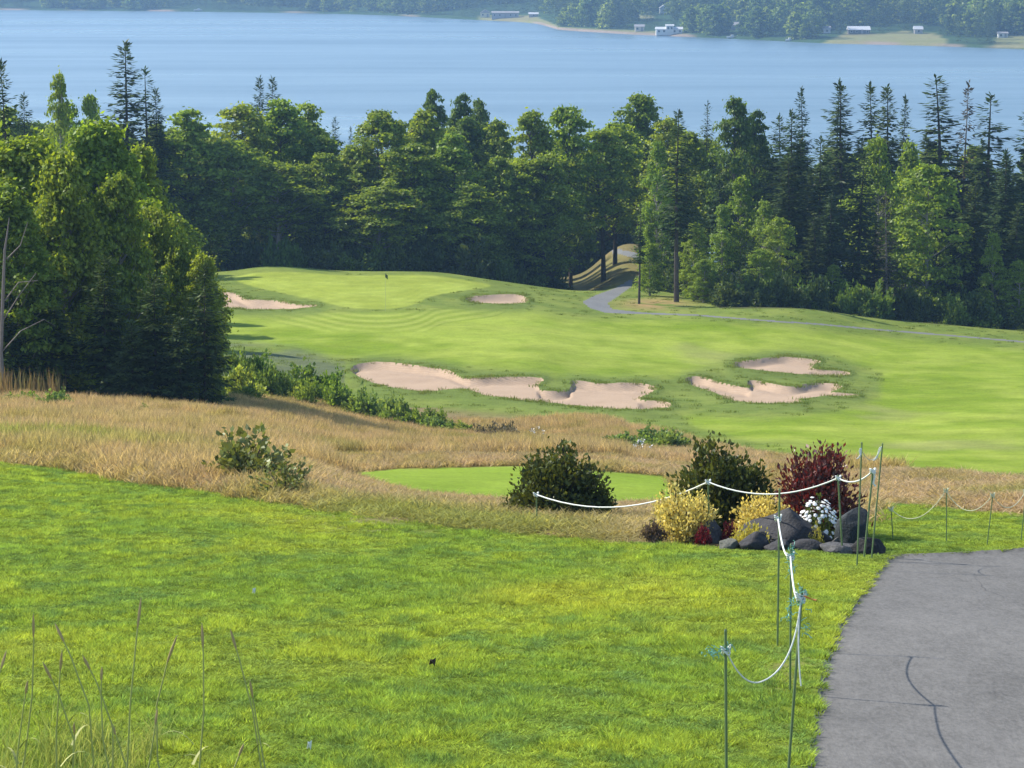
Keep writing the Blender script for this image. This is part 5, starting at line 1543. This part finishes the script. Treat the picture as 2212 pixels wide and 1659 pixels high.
tops = [P3(891, 509, st['R0'][1].y), P3(946, 490.5, st['R1'][1].y), P3(992.5, 495, st['R2'][1].y), P3(1025.5, 491.5, st['R3'][1].y)]
rope([catenary(tops[0], tops[1], 0.20), catenary(tops[1], tops[2], 0.20), catenary(tops[2], tops[3], 0.16)], 'pale rope sagging between thin stakes behind the asphalt', 0.004, ROPE_Y, knots=tops)

# ------------------------------------------------------------------ seed stalks of tall grass in the near corner
STEM = plain('grass_stem', (0.36, 0.37, 0.12), 0.7, 0.25, 20)
HEADM = plain('seed_head', (0.42, 0.30, 0.15), 0.85, 0.35, 60)
random.seed(3)
STALKS = [(305, 1290, 1700, 0.11), (436, 1345, 1700, 0.09), (497, 1358, 1560, 0.08), (383, 1372, 1700, 0.12), (72, 1325, 1640, 0.09), (118, 1345, 1660, 0.08), (178, 1415, 1700, 0.06), (134, 1405, 1680, 0.08), (540, 1470, 1720, 0.07),
          (92, 1430, 1720, 0.07), (14, 1405, 1700, 0.07), (527, 1606, 1800, 0.05), (340, 1530, 1760, 0.06), (220, 1440, 1740, 0.05), (240, 1560, 1760, 0.05), (60, 1470, 1740, 0.05), (160, 1560, 1780, 0.05)]
for (x_, yt, yb, hl) in STALKS:
    d = random.uniform(14.2, 15.6)
    t = pt(x_ * K, yt * K, d); xb = t.x + random.gauss(0, 0.11)
    z0 = float(height(xb, d))
    hl *= 1.5
    o = empty('grass_stalk', (xb, d, z0)); setp(o, 'tall grass stalk with a narrow seed head in the near corner of the lawn', 'grass stalk', 'seed stalks')
    v = t - Vector((xb, d, z0)); lean = Vector((random.gauss(0, 0.08), random.gauss(0, 0.05), 0))
    ax_ = [v * f + lean * math.sin(f * 3.14) for f in (0, 0.3, 0.6, 0.85, 1.0)]
    Geo().tube([q for q in ax_], [0.0055, 0.005, 0.0045, 0.004, 0.003], 5).build('stem', STEM, o)
    g = Geo(); up = (ax_[-1] - ax_[-2]).normalized()
    hp = [ax_[-1] - up * hl * (1 - f) for f in np.linspace(0, 1, 7)]
    g.tube(hp, [0.003, 0.0065, 0.008, 0.0085, 0.007, 0.005, 0.001], 6)
    g.build('seed_head', HEADM, o)
    for k_ in range(2):
        f = random.uniform(0.1, 0.5); q = v * f; an = random.uniform(0, 6.28); ln = random.uniform(0.12, 0.28)
        dv = Vector((math.cos(an), math.sin(an), 0))
        gg = Geo(); n_ = 5; sd_ = Vector((-dv.y, dv.x, 0))
        for i in range(n_ + 1):
            tt = i / n_; c = q + dv * ln * tt * 0.7 + Vector((0, 0, ln * (tt - 0.75 * tt * tt)))
            w_ = 0.009 * (1 - tt) + 0.001; gg.v += [c - sd_ * w_, c + sd_ * w_]
        for i in range(n_): gg.f.append((2 * i, 2 * i + 1, 2 * i + 3, 2 * i + 2))
        gg.build('blade', STEM, o)

LG = grass_mat('long_blade', (0.16, 0.20, 0.05), ((0.30, 0.36, 0.10), (0.40, 0.40, 0.15)), (0.22, 0.30, 0.08), 0.45, 0.5, 2.0)
lgt = [blades('long_tuft', 480 + i, 26, 0.10, 0.10, 0.34, 0.006, LG, 0.9, 0.0, 3) for i in range(3)]
lpx = RNG.uniform(-30, 150, 110) ; ld = 14.4 + RNG.uniform(0, 1, 110) ** 1.6 * 4.0
lx = (lpx - 512) / F * ld
scatter('long_grass', np.stack([lx, ld, height(lx, ld)], 1), RNG.uniform(0, 6.28, 110), RNG.uniform(0.5, 1.1, 110), lgt, 'long unmown grass in the near corner of the lawn')
dt = pt(3 * K, 700 * K, 89.6); z0 = float(height(dt.x, 89.6))
dd_ = empty('dead_tree', (dt.x, 89.6, z0)); setp(dd_, 'pale bare trunk with forked dead limbs in front of the thicket', 'tree')
def rel(x_, y_, d=89.6): return pt(x_ * K, y_ * K, d) - Vector((dt.x, 89.6, z0))
Geo().tube([Vector((0, 0, -0.3)), rel(2, 760), rel(6, 640), rel(10, 540), rel(16, 500), rel(20, 470)], [0.07, 0.065, 0.055, 0.04, 0.025, 0.012], 7, False).build('trunk', M['bark_dead'], dd_)
for q in ([(8, 690), (40, 640), (78, 590)], [(4, 760), (45, 715), (95, 690), (120, 705)], [(10, 650), (40, 610), (82, 606)], [(14, 560), (44, 530), (60, 480)]):
    Geo().tube([rel(*k_) for k_ in q], [0.022, 0.016, 0.009, 0.004][:len(q)], 5, False).build('limb', M['bark_dead'], dd_)

# scraps on the lawn
def scrap(x_, y_, size, mat, label, name, cat):
    p = hit(x_ * K, y_ * K, 14, 47)
    g = Geo(); n_ = 7
    for i in range(n_):
        a_ = 6.283 * i / n_; r_ = size * (1.0 if i % 2 else 0.6)
        g.v.append(Vector((r_ * math.cos(a_), r_ * 0.6 * math.sin(a_), 0.03 + 0.03 * math.sin(a_ * 2))))
    g.v.append(Vector((0, 0, 0.05)))
    for i in range(n_): g.f.append((n_, i, (i + 1) % n_))
    o = g.build(name, mat, loc=p + Vector((0, 0, 0.03)))
    o.modifiers.new('thick', 'SOLIDIFY').thickness = 0.004
    setp(o, label, cat)
scrap(935, 1447, 0.035, plain('dead_leaf', (0.05, 0.035, 0.025), 0.8), 'dark curled dead leaf on the open lawn', 'fallen_leaf', 'leaf')
scrap(549, 1290, 0.02, WP, 'white petal scrap on the lawn above the seed stalks', 'petal', 'petal')
scrap(669, 1630, 0.02, WP, 'white petal scrap on the lawn right of the seed stalks', 'petal', 'petal')

# ------------------------------------------------------------------ the hazy air over the bay
m, nt, out = new_mat('summer_haze')
pv = N(nt, 'ShaderNodeVolumePrincipled')
pv.inputs['Color'].default_value = (0.36, 0.62, 1.0, 1)
pv.inputs['Density'].default_value = 0.00022
pv.inputs['Anisotropy'].default_value = 0.2
L(nt, pv.outputs[0], out.inputs['Volume'])
hz = Geo().box((0, 2200, 70), (9000, 4800, 180)).build('haze', m)
setp(hz, 'thin blue summer haze over the bay', kind='stuff')
